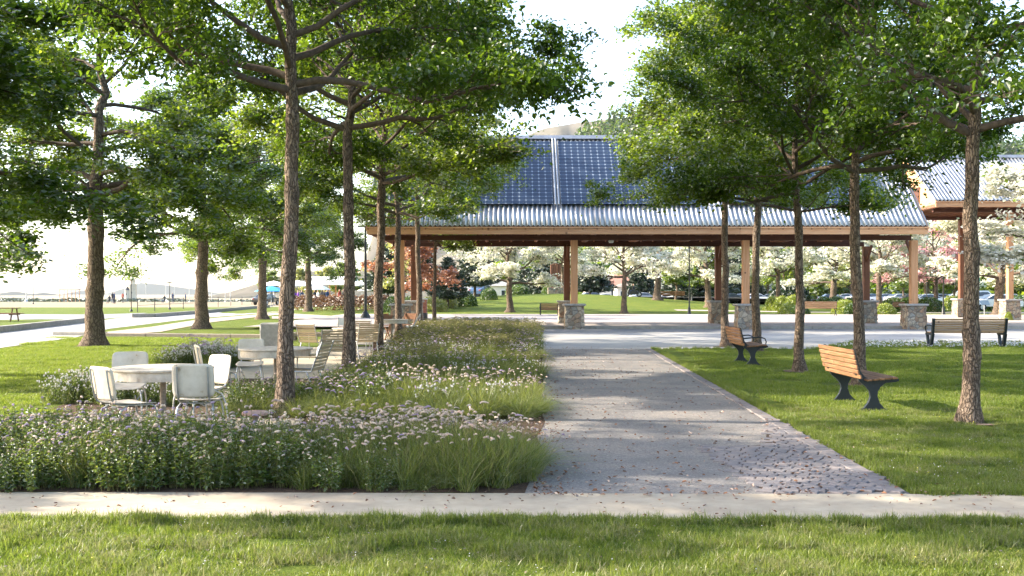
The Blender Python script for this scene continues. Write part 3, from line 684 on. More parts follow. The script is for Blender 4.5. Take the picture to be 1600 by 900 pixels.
place_tree(lawn[1], 'shade_tree', (-12.7, 20.0, 0), 1.4, (1.05, 1.05, 0.9), 'dark drooping tree hanging in from the left edge above the lawn', 'tree', GW)
place_tree(midt[0], 'shade_tree', (-12.2, 10.6, 0), 3.9, (.82, .82, 1.0), 'unseen tree beyond the left edge, dappling the foreground with shade', 'tree', GW)
# beyond the left edge: the tree above is unseen, there for its dappled shade
place_tree(near[1], 'shade_tree', (10.3, 9.0, 0), 2.6, (1.0, 1.0, 1.05), 'tree beyond the right edge whose large leaves hang into the top right corner', 'tree', GR)

# ------------------------------------------------------------------ far trees
bl = [gen_tree(71, 7.2, 2.6, 4.2, 0.22, 15, 6, 5, 36000, 0.16, 'diamond', 'blossom', 'bark_grey', clump=(0.50, 0.10), el0=0.40, droop=0.05, aspect=0.8),
      gen_tree(82, 7.6, 2.2, 4.6, 0.30, 15, 6, 5, 38000, 0.17, 'diamond', 'blossom', 'bark_grey', clump=(0.55, 0.10), el0=0.55, droop=0.06, aspect=0.8, lean=(-0.06, 0))]
blp = gen_tree(93, 6.6, 2.2, 4.2, 0.16, 14, 6, 5, 20000, 0.15, 'diamond', 'blossom_pink', 'bark_grey', clump=(0.5, 0.12), el0=0.45, aspect=0.8)
GB = 'white blossoming trees in the park behind the pavilion'
def far(proto, px, Y, rz, s, label, group=None, name='blossom_tree', cat='tree'):
    return place_tree(proto, name, at(px, Y), rz, s, label, cat, group)
far(bl[1], 797, 78, 0.3, (0.85, 0.85, 1.0), 'blossoming tree with a leaning bare trunk left of the pavilion centre post', GB)
far(bl[0], 975, 76, 1.9, (0.95, 0.95, 1.05), 'blossoming tree with a tall leaning trunk just right of the pavilion centre post', GB)
far(bl[1], 1027, 100, 3.4, (1.1, 1.1, 1.25), 'tall blossoming tree with a thick straight trunk behind the leaning one', GB)
far(bl[0], 880, 118, 4.1, (1.15, 1.15, 1.2), 'blossoming tree spreading behind the brown wooden sculpture', GB)
far(bl[1], 1108, 88, 5.0, (0.95, 0.95, 1.05), 'blossoming tree by the tall black lamp post', GB)
far(bl[0], 1215, 96, 0.9, (1.0, 1.0, 1.15), 'blossoming tree above the clipped yellow green hedge', GB)
far(bl[1], 1300, 110, 2.2, (1.25, 1.25, 1.2), 'blossoming tree with a forked dark trunk behind the round green shrubs', GB)
far(bl[0], 1374, 84, 3.3, (1.1, 1.1, 1.2), 'blossoming tree with a wide forked trunk beside the brown rear pavilion pier', GB)
far(blp, 1462, 88, 4.0, (1.1, 1.1, 1.25), 'pink and white blossoming tree between the two pavilions', GB)
far(bl[1], 1560, 72, 1.0, (1.15, 1.15, 1.15), 'large blossoming tree with a massive many-stemmed trunk below the second pavilion', GB)
far(bl[0], 1668, 48, 2.0, (1.15, 1.15, 1.12), 'blossoming tree reaching in from the right edge over the second pavilion roof', GB)
far(bl[1], 1450, 118, 5.6, (1.2, 1.2, 1.2), 'blossoming tree far behind the pink one near the parked cars', GB)
om = gen_tree(101, 6.8, 1.8, 2.9, 0.12, 14, 6, 5, 12000, 0.17, 'diamond', 'leaf_orange', 'bark_dark', clump=(0.4, 0.14), el0=0.6, aspect=0.8)
far(om, 652, 70, 0.5, (1.1, 1.1, 1.15), 'orange leaved maple behind the brick utility box', None, 'maple_tree')
ob = gen_tree(105, 6.0, 1.6, 2.4, 0.09, 12, 5, 5, 6000, 0.16, 'diamond', 'leaf_pale', 'bark_dark', clump=(0.4, 0.14), el0=0.8, aspect=0.8)
far(ob, 632, 92, 1.5, (1.0, 1.0, 1.2), 'thin yellowing tree with a bare forked trunk behind the left planting beds', None, 'yellowing_tree')

def gen_conifer(seed, H, Rb, n, matn, size, layers=22, r0=0.14, z0=0.7, hang=0.15, pw=0.8):
    rg = np.random.default_rng(seed); mb = MB(); mb.tube([(0, 0, -0.1), (0, 0, H * .5), (0, 0, H * .97)], [r0, r0 * .6, 0.02], 8)
    C = []; A = []
    for i in range(layers):
        t = i / layers; z = z0 + (H - z0) * t; L = Rb * (1 - t) ** pw * rg.uniform(0.85, 1.12) + 0.1; nb = int(9 - 4 * t)
        for b in range(nb):
            ph = 2 * PI * (b + rg.uniform(0, 1)) / nb; LL = L * rg.uniform(0.75, 1.15); d = np.array([math.cos(ph), math.sin(ph), 0.32 - hang])
            P = [np.array([0, 0, z]) + d * LL * q for q in (0, .5, 1)]; P[2][2] += 0.06 * LL; mb.tube(P, [0.03, 0.02, 0.006], 3, False)
            k = int(n / (layers * 7) * (LL / Rb + .25) * 1.5); u = rg.uniform(0.12, 1.0, k) ** 0.8
            side = rg.normal(size=k) * 0.20 * LL * (1.15 - u); c = np.array([0, 0, z]) + d * (LL * u)[:, None] + np.stack([-math.sin(ph) * side, math.cos(ph) * side, rg.normal(size=k) * 0.06 * LL * .6 + 0.06 * LL * u ** 2], 1)
            C.append(c); A.append(np.tile(unit(d), (k, 1)) + np.stack([-math.sin(ph) * side * 2, math.cos(ph) * side * 2, np.full(k, 0.15)], 1))
    C = np.concatenate(C); A = np.concatenate(A)
    return mb.mesh('trunk', M['bark_dark']), card_mesh('crown', rg, C, size, M[matn], 'diamond', 0.4, 0.30, 0.3, axis=A)
cb = gen_conifer(5, 6.0, 2.5, 9000, 'needle_blue', 0.42, pw=0.75, z0=1.2)
cd = gen_conifer(6, 9.0, 2.6, 9000, 'needle', 0.5, pw=0.8, z0=0.8)
cw = gen_conifer(8, 7.0, 3.4, 9000, 'needle', 0.5, pw=0.45, z0=1.6, hang=0.3)
GC = 'conifers in the park behind the pavilion'
for pr, px, Y, rz, s, lb in [
    (cb, 742, 108, 0, (1.12, 1.12, 0.98), 'blue green pine on the slope left of the blossoming trees'),
    (cb, 700, 84, 1, (0.72, 0.72, 0.72), 'bushy blue green pine behind the orange maple'),
    (cb, 606, 96, 2, (0.95, 0.95, 1.0), 'grey green pine behind the third left row trunk'),
    (cw, 655, 104, 2.5, (0.7, 0.7, 0.8), 'dark pine above the dwarf hedge behind the brick utility box'),
    (cw, 846, 150, 3, (0.95, 0.95, 0.72), 'dark spreading conifer left of the brown wooden sculpture'),
    (cw, 822, 175, 3, (0.85, 0.85, 0.85), 'dark conifer behind the leaning blossoming tree trunk'),
    (cw, 922, 140, 4, (1.0, 1.0, 0.70), 'broad dark conifer between the centre post and the white house'),
    (cw, 1000, 160, 4, (0.8, 0.8, 0.9), 'dark conifer right of the white house'),
    (cd, 1085, 150, 5, (2.0, 2.0, 1.35), 'very tall dark spruce behind the yellow green round tree'),
    (cd, 1130, 172, 1, (2.0, 2.0, 1.5), 'tall dark spruce behind the rear pavilion post'),
    (cd, 1160, 190, 0, (0.75, 0.75, 0.72), 'narrow dark cypress, left one of the trio behind the parked cars'),
    (cd, 1172, 190, 2, (0.75, 0.75, 0.78), 'narrow dark cypress, middle one of the trio behind the parked cars'),
    (cd, 1184, 190, 3, (0.75, 0.75, 0.70), 'narrow dark cypress, right one of the trio behind the parked cars'),
    (cd, 860, 200, 2, (1.8, 1.8, 1.35), 'tall dark fir rising behind the blossoms near the centre post')]:
    far(pr, px, Y, rz, s, lb, GC, 'conifer_tree')
gt = [gen_tree(121, 7.0, 1.9, 2.8, 0.13, 14, 6, 5, 10000, 0.22, 'diamond', 'leaf_mid', 'bark_grey', clump=(0.45, 0.25), el0=0.8, aspect=0.8),
      gen_tree(122, 7.0, 1.7, 3.0, 0.13, 14, 6, 5, 10000, 0.24, 'diamond', 'leaf_pale', 'bark_grey', clump=(0.45, 0.25), el0=0.7, aspect=0.8)]
GG = 'green trees in the park behind the pavilion'
for pr, px, Y, rz, s, lb in [
    (0, 1056, 112, 0, (0.95, 0.95, 0.80), 'compact oval green tree on the lawn beside the tall black lamp post'),
    (0, 1103, 108, 1, (0.8, 0.8, 0.78), 'small round green tree left of the rear pavilion post'),
    (1, 1200, 150, 2, (1.3, 1.3, 1.25), 'pale yellow green tree above the parking lot'),
    (0, 1225, 128, 3, (1.0, 1.0, 1.0), 'green tree behind the round dark shrub and the green street sign'),
    (1, 1255, 165, 4, (1.3, 1.3, 1.2), 'pale tree behind the wooden bench on the far lawn'),
    (1, 1330, 175, 5, (1.3, 1.3, 1.3), 'pale green tree behind the forked blossoming tree'),
    (0, 1410, 150, 0, (1.2, 1.2, 1.0), 'green tree behind the parked cars near the right front pavilion post'),
    (0, 1458, 118, 1, (0.95, 0.95, 0.95), 'green tree with a thin trunk between the right pavilion post and the short lamp post'),
    (0, 1492, 124, 2, (1.05, 1.05, 0.95), 'green tree directly behind the short lamp post'),
    (0, 1522, 130, 3, (1.0, 1.0, 0.95), 'green tree behind the nearest right lawn trunk'),
    (1, 1580, 140, 4, (1.3, 1.3, 1.2), 'yellow green tree at the right edge behind the massive blossoming tree'),
    (0, 545, 150, 5, (1.1, 1.1, 0.9), 'green tree behind the white roofed shelter'),
    (1, 515, 160, 5, (1.0, 1.0, 0.8), 'pale tree behind the white roofed shelter'),
    (1, 470, 170, 5, (0.8, 0.8, 0.8), 'pale tree behind the cream parasol'),
    (0, 425, 180, 5, (0.9, 0.9, 0.8), 'green tree behind the blue parasol'),
    (1, 590, 130, 2, (0.9, 0.9, 0.8), 'yellowing low tree behind the grey green pine')]:
    far(gt[pr], px, Y, rz, s, lb, GG, 'park_tree')

# far-off woods (read as one mass): clumps of cards over uneven domes
def wood_mass(name, label, spots, matn, size, n, cat='woodland', seed=3):
    rg = np.random.default_rng(seed); C = []
    for (x, y, z, rx, h) in spots:
        k = max(20, int(n * rx * h / 20)); u = rg.normal(size=(k, 3)); u = unit(u); u[:, 2] = np.abs(u[:, 2]); r_ = rg.uniform(0.55, 1.08, k)[:, None]
        C.append(np.array([x, y, z]) + u * r_ * np.array([rx, rx * 0.8, h]))
    C = np.concatenate(C); o = link(name, card_mesh(name, rg, C, size, M[matn], 'diamond', 0.5, 0.8, 0.4)); return tag(o, label, cat, kind='stuff')
rg = np.random.default_rng(77); sp = []
for i in range(64):
    px = rg.uniform(785, 1750); Y = rg.uniform(200, 270); x, y, z = at(px, Y); h = rg.uniform(6, 14); sp.append((x, y, z, rg.uniform(4, 7), h))
wood_mass('woodland', 'far belt of green trees behind the parking lot', sp, 'leaf_mid', 1.1, 420)
sp = []
for i in range(40):
    px = rg.uniform(-100, 470); Y = rg.uniform(700, 900); x, y, z = at(px, Y); sp.append((x, y, z, rg.uniform(18, 38), rg.uniform(2.2, 4.6)))
for i in range(24):
    px = rg.uniform(-160, 150); Y = rg.uniform(520, 640); x, y, z = at(px, Y); sp.append((x, y, z, rg.uniform(12, 22), rg.uniform(1.8, 3.2)))
wood_mass('woodland', 'hazy line of far-off trees across the plain on the left', sp, 'needle_blue', 1.9, 420)

# ------------------------------------------------------------------ hills
def ridge(name, prof, D, depth, m, z0, seed, rough=0.12, nx=160, ny=27):
    """prof: silhouette [(px, py)], crest at distance D; slopes both ways with gullies"""
    rg = np.random.default_rng(seed); px = np.array([p[0] for p in prof], float); py = np.array([p[1] for p in prof], float)
    q = np.linspace(px[0], px[-1], nx); hh = np.interp(q, px, py)
    for oct_ in range(4):
        kn = 8 * 2 ** oct_; hh = hh + np.interp(np.linspace(0, kn, nx), np.arange(kn + 1), rg.normal(size=kn + 1)) * (2.2 / 2 ** oct_) * rough * 8
    X = (q - 800) * D / F; Zc = EYE + (HOR - hh) * D / F
    V = []; gull = np.interp(np.linspace(0, 40, nx), np.arange(41), rg.normal(size=41)); gull2 = np.interp(np.linspace(0, 90, nx), np.arange(91), rg.normal(size=91))
    for j in range(ny):
        t = j / (ny - 1) * 2 - 1                       # -1 front foot, 0 crest, 1 back foot
        s = 1 - abs(t); prof_s = s * s * (3 - 2 * s) * 0.5 + s * 0.5
        z = z0 + (Zc - z0) * prof_s * (1 - 0.16 * (1 - s) * s * 4 * (0.5 + 0.35 * gull + 0.2 * gull2))
        V.append(np.stack([X + gull2 * depth * 0.015 * (1 - s), np.full(nx, D + t * depth), z], 1))
    V = np.concatenate(V); i = np.arange((ny - 1) * (nx - 1)); r_, c_ = i // (nx - 1), i % (nx - 1); b = r_ * nx + c_
    fl = np.stack([b, b + 1, b + nx + 1, b + nx], 1).ravel()
    return tag(link(name, mesh_np(name, V, fl, np.full(len(i), 4), m, smooth=True)), kind='structure'), (X, Zc)
ridge('hills', [(-700, 470), (-300, 462), (-60, 462), (0, 458), (24, 455), (45, 460), (70, 457), (110, 468), (150, 462), (190, 470), (400, 470)], 4200, 500, M['far_hill'], -30, 1, 0.03)
ridge('hills', [(-700, 455), (-100, 470), (60, 468), (100, 462), (135, 452), (165, 462), (200, 452), (216, 441), (250, 444), (300, 451), (340, 458), (400, 455), (470, 452), (560, 440), (640, 420), (800, 400), (1200, 400)], 6200, 700, M['far_hill'], -30, 2, 0.02)
ridge('hills', [(330, 466), (380, 452), (420, 438), (480, 424), (540, 430), (600, 440), (650, 426), (700, 396), (742, 377), (790, 392), (840, 402), (900, 420), (1000, 430), (1200, 440)], 2300, 520, M['dry_hill'], -16, 3, 0.05)
ridge('hills', [(600, 300), (700, 262), (780, 228), (850, 200), (900, 190), (945, 185), (1000, 190), (1100, 200), (1250, 230), (1500, 260), (1900, 300)], 3000, 700, M['dry_hill'], -16, 4, 0.06)
wh, wc = ridge('hills', [(820, 330), (860, 270), (900, 214), (925, 198), (950, 189), (985, 183), (1040, 178), (1150, 172), (1300, 190), (1600, 230), (1900, 260)], 1300, 380, M['wood_hill'], -5, 5, 0.03)
rg = np.random.default_rng(9); C = []; A = []
Xs, Zs = wc
for i in range(2600):
    x = rg.uniform(60, 900); zc = np.interp(x, Xs, Zs); t = rg.uniform(0.0, 0.55) ** 1.0; s = 1 - t; ps = s * s * (3 - 2 * s) * .5 + s * .5
    z = -5 + (zc + 5) * ps - 2; y = 1300 - t * 380; h = rg.uniform(7, 15) if rg.random() < .8 else 18
    k = 16; u = rg.uniform(0, 1, k); rr = (1 - u) * h * 0.24; a = rg.uniform(0, 6.28, k)
    C.append(np.stack([x + rr * np.cos(a), y + rr * np.sin(a), z + u * h], 1))
C = np.concatenate(C)
tag(link('conifer_woodland', card_mesh('conifer_woodland', rg, C, 4.6, M['hedge'], 'diamond', 0.2, 0.8, 0.3)), 'conifer forest covering the hill above the pavilion roof', 'woodland', kind='stuff')

# ------------------------------------------------------------------ scatter by geometry nodes (ground cover only)
def scatter(name, pts, rot, scl, var, objs, label=None, cat=None, kind='stuff'):
    me = bpy.data.meshes.new(name); n = len(pts); me.vertices.add(n); me.vertices.foreach_set('co', np.asarray(pts, dtype=np.float32).ravel())
    for nm, ty, d, k in (('rot', 'FLOAT_VECTOR', rot, 'vector'), ('scl', 'FLOAT_VECTOR', scl, 'vector'), ('var', 'INT', var, 'value')):
        a = me.attributes.new(nm, ty, 'POINT'); a.data.foreach_set(k, np.asarray(d, dtype=np.int32 if ty == 'INT' else np.float32).ravel())
    me.update(); o = link(name, me)
    ng = bpy.data.node_groups.new(name, 'GeometryNodeTree')
    ng.interface.new_socket('Geometry', in_out='INPUT', socket_type='NodeSocketGeometry'); ng.interface.new_socket('Geometry', in_out='OUTPUT', socket_type='NodeSocketGeometry')
    gi = ng.nodes.new('NodeGroupInput'); go = ng.nodes.new('NodeGroupOutput'); jn = ng.nodes.new('GeometryNodeJoinGeometry')
    def attr(nm, ty):
        a = ng.nodes.new('GeometryNodeInputNamedAttribute'); a.data_type = ty; a.inputs[0].default_value = nm; return a.outputs[0]
    av, ar, as_ = attr('var', 'INT'), attr('rot', 'FLOAT_VECTOR'), attr('scl', 'FLOAT_VECTOR')
    e2r = ng.nodes.new('FunctionNodeEulerToRotation'); ng.links.new(ar, e2r.inputs[0])
    for k, ob in enumerate(objs):
        oi = ng.nodes.new('GeometryNodeObjectInfo'); oi.inputs[0].default_value = ob; oi.inputs['As Instance'].default_value = True
        cmp_ = ng.nodes.new('FunctionNodeCompare'); cmp_.data_type = 'INT'; cmp_.operation = 'EQUAL'
        ints = [s for s in cmp_.inputs if s.type == 'INT']; ng.links.new(av, ints[0]); ints[1].default_value = k
        ip = ng.nodes.new('GeometryNodeInstanceOnPoints'); ng.links.new(gi.outputs[0], ip.inputs['Points']); ng.links.new(cmp_.outputs[0], ip.inputs['Selection'])
        ng.links.new(oi.outputs['Geometry'], ip.inputs['Instance']); ng.links.new(e2r.outputs[0], ip.inputs['Rotation']); ng.links.new(as_, ip.inputs['Scale'])
        ng.links.new(ip.outputs[0], jn.inputs[0])
    ng.links.new(jn.outputs[0], go.inputs[0])
    md = o.modifiers.new('scatter', 'NODES'); md.node_group = ng
    return tag(o, label, cat, kind=kind)
def proto_obj(name, me): return bpy.data.objects.new(name, me)      # not linked: only instanced

def blades(rg, n, area, h, wd, lean=0.5, bend=0.5, seg=2):
    """grass blades as tapered bent strips -> V, F, sizes"""
    if np.isscalar(area): x = rg.uniform(-area / 2, area / 2, (n, 2))
    else: x = area
    n = len(x)
    H = h * rg.uniform(0.55, 1.25, n); ph = rg.uniform(0, 2 * PI, n); ln = rg.uniform(0.1, 1, n) * lean
    d = np.stack([np.cos(ph) * ln, np.sin(ph) * ln], 1); ps = rg.uniform(0, 2 * PI, n); s = np.stack([np.cos(ps), np.sin(ps), np.zeros(n)], 1) * (wd * rg.uniform(0.7, 1.3, n) / 2)[:, None]
    P = []
    for k in range(seg + 1):
        t = k / seg; c = np.stack([x[:, 0] + d[:, 0] * H * (t + bend * t * t), x[:, 1] + d[:, 1] * H * (t + bend * t * t), H * t * (1 - 0.30 * bend * ln * t * 2)], 1)
        if k < seg: P += [c - s * (1 - 0.55 * t), c + s * (1 - 0.55 * t)]
        else: P += [c]
    V = np.stack(P, 1).reshape(-1, 3); m = 2 * seg + 1; b = np.arange(n)[:, None] * m; F_ = []; 
    quads = [[2 * k, 2 * k + 1, 2 * k + 3, 2 * k + 2] for k in range(seg - 1)]
    q = (b[:, :, None] + np.array(quads)[None]).reshape(n, -1) if seg > 1 else np.zeros((n, 0), int)
    t = b + np.array([[2 * seg - 2, 2 * seg - 1, 2 * seg]])
    F_ = np.concatenate([q, t], 1).ravel(); S = np.tile([4] * (seg - 1) + [3], n); return V, F_, S, seg
def blade_mesh(name, rg, parts):
    """parts: list of (V,F,S,seg, mat_index)"""
    V = []; F_ = []; S = []; MI = []; RN = []; b = 0
    for (v, f, s, k, mi) in parts:
        V.append(v); F_.append(f + b); S.append(s); b += len(v); nf = len(s); MI.append(np.full(nf, mi)); RN.append(np.repeat(rg.uniform(0, 1, max(1, nf // k)), k)[:nf])
    return mesh_np(name, np.concatenate(V), np.concatenate(F_), np.concatenate(S), [M['blade'], M['blade_dry'], M['white_flower'], M['yellow_flower'], M['litter']], np.concatenate(MI), np.concatenate(RN))
def dots(rg, n, area, z0, z1, size):
    C = np.stack([rg.uniform(-area / 2, area / 2, n), rg.uniform(-area / 2, area / 2, n), rg.uniform(z0, z1, n)], 1)
    V, f, s, k = leaf_arrays(rg, C, np.full(n, size), np.full(n, size), 'diamond', 1.0); return V, f, s, k
def tile(seed, a, n, h, wd, nd, nf=0, lit=0):
    rg = np.random.default_rng(seed); ps = [blades(rg, n, a, h, wd) + (0,)]
    if nd: ps.append(blades(rg, nd, a, h * 0.85, wd) + (1,))
    if nf: ps.append(dots(rg, nf, a, h * .7, h * 1.3, 0.010) + (2,)); ps.append(dots(rg, max(1, nf // 9), a, h * .7, h * 1.2, 0.012) + (3,))
    if lit: ps.append(dots(rg, lit, a, h * .2, h * .6, 0.022) + (4,))
    return proto_obj('grass_tile', blade_mesh('grass_tile', rg, ps))
nearT = [tile(1, 0.25, 430, 0.046, 0.0040, 60, 1, 1), tile(2, 0.25, 430, 0.052, 0.0042, 30, 0), tile(3, 0.25, 360, 0.040, 0.004, 140, 4, 1)]
midT = [tile(4, 0.75, 1500, 0.048, 0.0065, 110, 3, 1), tile(5, 0.75, 1500, 0.055, 0.0065, 60, 1), tile(6, 0.75, 1350, 0.045, 0.006, 300, 2, 1)]
farT = [tile(7, 1.5, 1800, 0.055, 0.013, 140), tile(8, 1.5, 1900, 0.06, 0.013, 60)]
def inside(poly, P):
    x, y = P[:, 0], P[:, 1]; c = np.zeros(len(P), bool); n = len(poly)
    for i in range(n):
        (x1, y1), (x2, y2) = poly[i], poly[(i + 1) % n]; k = ((y1 > y) != (y2 > y)) & (x < (x2 - x1) * (y - y1) / (y2 - y1 + 1e-12) + x1); c ^= k
    return c
RINGS = [gp(1513, 661), gp(1345, 602), gp(1250, 581), gp(1181, 549), gp(1135, 542), gp(147, 541), gp(315, 514)]
mb = MB(); rr_g = random.Random(8)
for k_, (x, y) in enumerate(RINGS):
    q = 1.5 if k_ > 4 else 1.0; pts_ = []
    for i in range(22):
        a = 2 * PI * i / 22; d_ = (.34 + rr_g.uniform(-.05, .08)) * q; pts_.append((x + d_ * math.cos(a), y + d_ * math.sin(a), float(tz(x, y)) + .014))
    mb.add(pts_, [tuple(range(22))])
tag(mb.build('bare_soil', M['soil_pale']), kind='structure')
RINGP = [[(x + .26 * (1.5 if k > 4 else 1) * math.cos(a * PI / 5), y + .26 * (1.5 if k > 4 else 1) * math.sin(a * PI / 5)) for a in range(10)] for k, (x, y) in enumerate(RINGS)]
def lawn_scatter(name, poly, st, tiles, seed, margin, label, hole=(), sc=1.0):
    rg = np.random.default_rng(seed); xs_ = [p[0] for p in poly]; ys_ = [p[1] for p in poly]
    gx, gy = np.meshgrid(np.arange(min(xs_), max(xs_), st), np.arange(min(ys_), max(ys_), st)); P = np.stack([gx.ravel(), gy.ravel()], 1) + rg.uniform(-st * .15, st * .15, (gx.size, 2))
    vis = np.abs(P[:, 0]) < (0.52 * P[:, 1] + 1.2); P = P[vis]
    ok = inside(poly, P)
    for dx, dy in ((margin, 0), (-margin, 0), (0, margin), (0, -margin)): ok &= inside(poly, P + np.array([dx, dy]))
    for h in list(hole) + RINGP: ok &= ~inside(h, P)
    ok &= rg.random(len(P)) > 0.05
    P = P[ok]; n = len(P); z = tz(P[:, 0], P[:, 1])
    def fbm(x, y): return (np.sin(x * 1.9 + 1.3 * np.sin(y * 2.3)) + np.sin(y * 3.1 + 1.7 * np.sin(x * 1.3)) + 0.7 * np.sin(x * 5.3 + y * 4.1)) / 2.7
    hz = 1 + 0.38 * fbm(P[:, 0], P[:, 1]) + 0.42 * fbm(P[:, 0] * 2.3 + 9, P[:, 1] * 4.1) + rg.uniform(-.15, .15, n)
    scl = np.stack([np.full(n, 1.05), np.full(n, 1.05), np.clip(hz, .35, 1.9) * sc], 1)
    v = fbm(P[:, 0] * .8 + 5, P[:, 1] * .8) + rg.normal(size=n) * .4; var = np.where(v > 0.45, 2 % len(tiles), np.where(v > -0.1, 0, 1))
    rot = np.stack([np.zeros(n), np.zeros(n), rg.integers(0, 4, n) * PI / 2 + rg.uniform(-.15, .15, n)], 1)
    return scatter(name, np.concatenate([P, z[:, None]], 1), rot, scl, var, tiles, label, 'grass')
lawn_scatter('grass', [(-5, 4.6), (5, 4.6), (5, sw(5, 0)), (-5, sw(-5, 0))], 0.22, nearT, 1, 0.10, 'short tufted grass in the foreground in front of the pavement', sc=.62)
RL = [(3.28, sw(3.3, 1)), (14, sw(14, 1)), (22, 30), (22, 33.3), (11.0, 33.2), (9.8, 31), (8.6, 29.2), (4.1, 29.2), (3.6, 16)]
lawn_scatter('grass', [(3.28, sw(3.3, 1)), (9, sw(9, 1)), (9, 13.2), (3.50, 13.2)], 0.22, nearT, 2, 0.10, 'grass of the right lawn close to the cobbles', sc=.85)
lawn_scatter('grass', [(3.50, 13.0), (14, 13.0), (22, 30), (22, 33.3), (11.0, 33.2), (9.8, 31), (8.6, 29.2), (4.1, 29.2), (3.64, 16)], 0.71, midT, 3, 0.36, 'grass of the right lawn around the benches')
LL = [(-22, 15), (-12, 10.1), (-9.5, 10.0), (-5.65, 10.5), (-5.6, 13.2), (-6.5, 14.6), (-6.4, 30), (-8.6, 36.2), (-22, 38)]
lawn_scatter('grass', LL, 0.71, midT, 4, 0.34, 'sunny grass of the left lawn beside the seating terrace', hole=[gpl([(-420, 640), (0, 546), (120, 529), (-100, 520), (-420, 540)])])
# ragged lawn edges: loose tufts hanging over the paving
def edge_tufts(line, seed, per_m, off, hs, label):
    rg = np.random.default_rng(seed); P = []
    for a, b in zip(line[:-1], line[1:]):
        a, b = np.array(a), np.array(b); L = np.linalg.norm(b - a); k = int(L * per_m); t = rg.uniform(0, 1, k)[:, None]; nn = np.array([-(b - a)[1], (b - a)[0]]) / L
        P.append(a + (b - a) * t + nn * (rg.normal(size=k)[:, None] * 0.035 + off))
    P = np.concatenate(P); n = len(P)
    return scatter('grass_edge', np.concatenate([P, np.full((n, 1), 0.01)], 1), np.stack([np.zeros(n), np.zeros(n), rg.uniform(0, 6.28, n)], 1), np.stack([np.ones(n)] * 2 + [rg.uniform(.6, 1.6, n) * hs], 1),
                   rg.integers(0, 2, n), [ET1, ET2], label, 'grass')
def tuft_small(seed, n, h, r, wd):
    rg = np.random.default_rng(seed); a = rg.uniform(0, 6.28, n); q = np.sqrt(rg.uniform(0, 1, n)) * r; xy = np.stack([q * np.cos(a), q * np.sin(a)], 1)
    return proto_obj('grass_tile', blade_mesh('grass_tile', rg, [blades(rg, n, xy, h, wd, 0.8, 0.6) + (0,), blades(rg, n // 5, xy[:n // 5], h, wd, 0.8, 0.6) + (1,)]))
ET1, ET2 = tuft_small(1, 46, 0.055, 0.06, 0.0045), tuft_small(2, 46, 0.045, 0.08, 0.0045)
edge_tufts([(-5, sw(-5, 0)), (5, sw(5, 0))], 5, 60, -0.05, 1.0, 'ragged grass edge along the near side of the pavement')
edge_tufts([(3.20, sw(3.3, 1)), (3.48, 16.0), (4.0, 29.2)], 6, 34, -0.06, 1.2, 'ragged grass edge along the right side of the path')
edge_tufts([(3.2, sw(3.3, 1)), (9, sw(9, 1))], 7, 60, 0.05, 1.0, 'ragged grass edge along the far side of the pavement at the right')
edge_tufts([(4.1, 29.15), (8.6, 29.15), (9.8, 30.9), (11, 33.1), (22, 33.3)], 8, 14, -0.06, 1.6, 'ragged grass edge of the right lawn along the street')
def loose_tufts(poly, n, seed, label):
    rg = np.random.default_rng(seed); xs_ = [p[0] for p in poly]; ys_ = [p[1] for p in poly]
    P = np.stack([rg.uniform(min(xs_), max(xs_), n), rg.uniform(min(ys_), max(ys_), n)], 1); P = P[inside(poly, P)]
    x, y = P[:, 0], P[:, 1]; f = np.sin(x * 5.1 + 2 * np.sin(y * 6.3)) + np.sin(y * 9.1 + 2.2 * np.sin(x * 3.3)) + rg.normal(size=len(P)) * .5; P = P[f > .45]; n = len(P)
    sc = rg.uniform(.7, 1.3, n)
    return scatter('grass_tufts', np.concatenate([P, np.full((n, 1), 0.0)], 1), np.stack([np.zeros(n), np.zeros(n), rg.uniform(0, 6.28, n)], 1), np.stack([sc, sc, sc * 1.15], 1), rg.integers(0, 3, n), [ET1, ET2, ET3], label, 'grass')
ET3 = proto_obj('grass_tile', blade_mesh('grass_tile', np.random.default_rng(8), [blades(np.random.default_rng(8), 60, .2, .05, .004, 1.1, .8) + (1,)]))
loose_tufts([(-4, 5.3), (4, 5.3), (4, sw(4, 0) - .05), (-4, sw(-4, 0) - .05)], 5200, 1, 'thicker clumps in the foreground grass')
loose_tufts([(3.35, sw(3.3, 1) + .05), (8, sw(8, 1) + .05), (8, 14), (3.55, 14)], 7000, 2, 'thicker clumps in the right lawn close to the cobbles')
# clover-like blooms at the street edge of the right lawn
rg = np.random.default_rng(4); n = 1600; X = rg.uniform(9.5, 17.0, n); Y = rg.uniform(29.6, 33.0, n); k = inside(RL, np.stack([X, Y], 1)); X, Y = X[k], Y[k]
C = np.stack([X, Y, rg.uniform(.04, .11, len(X))], 1)
tag(link('clover', card_mesh('clover', rg, C, 0.05, M['white_flower'], 'diamond', 0.8, 0.9, 0.4)), 'white clover blooms in the grass at the street edge', 'clover', kind='stuff')

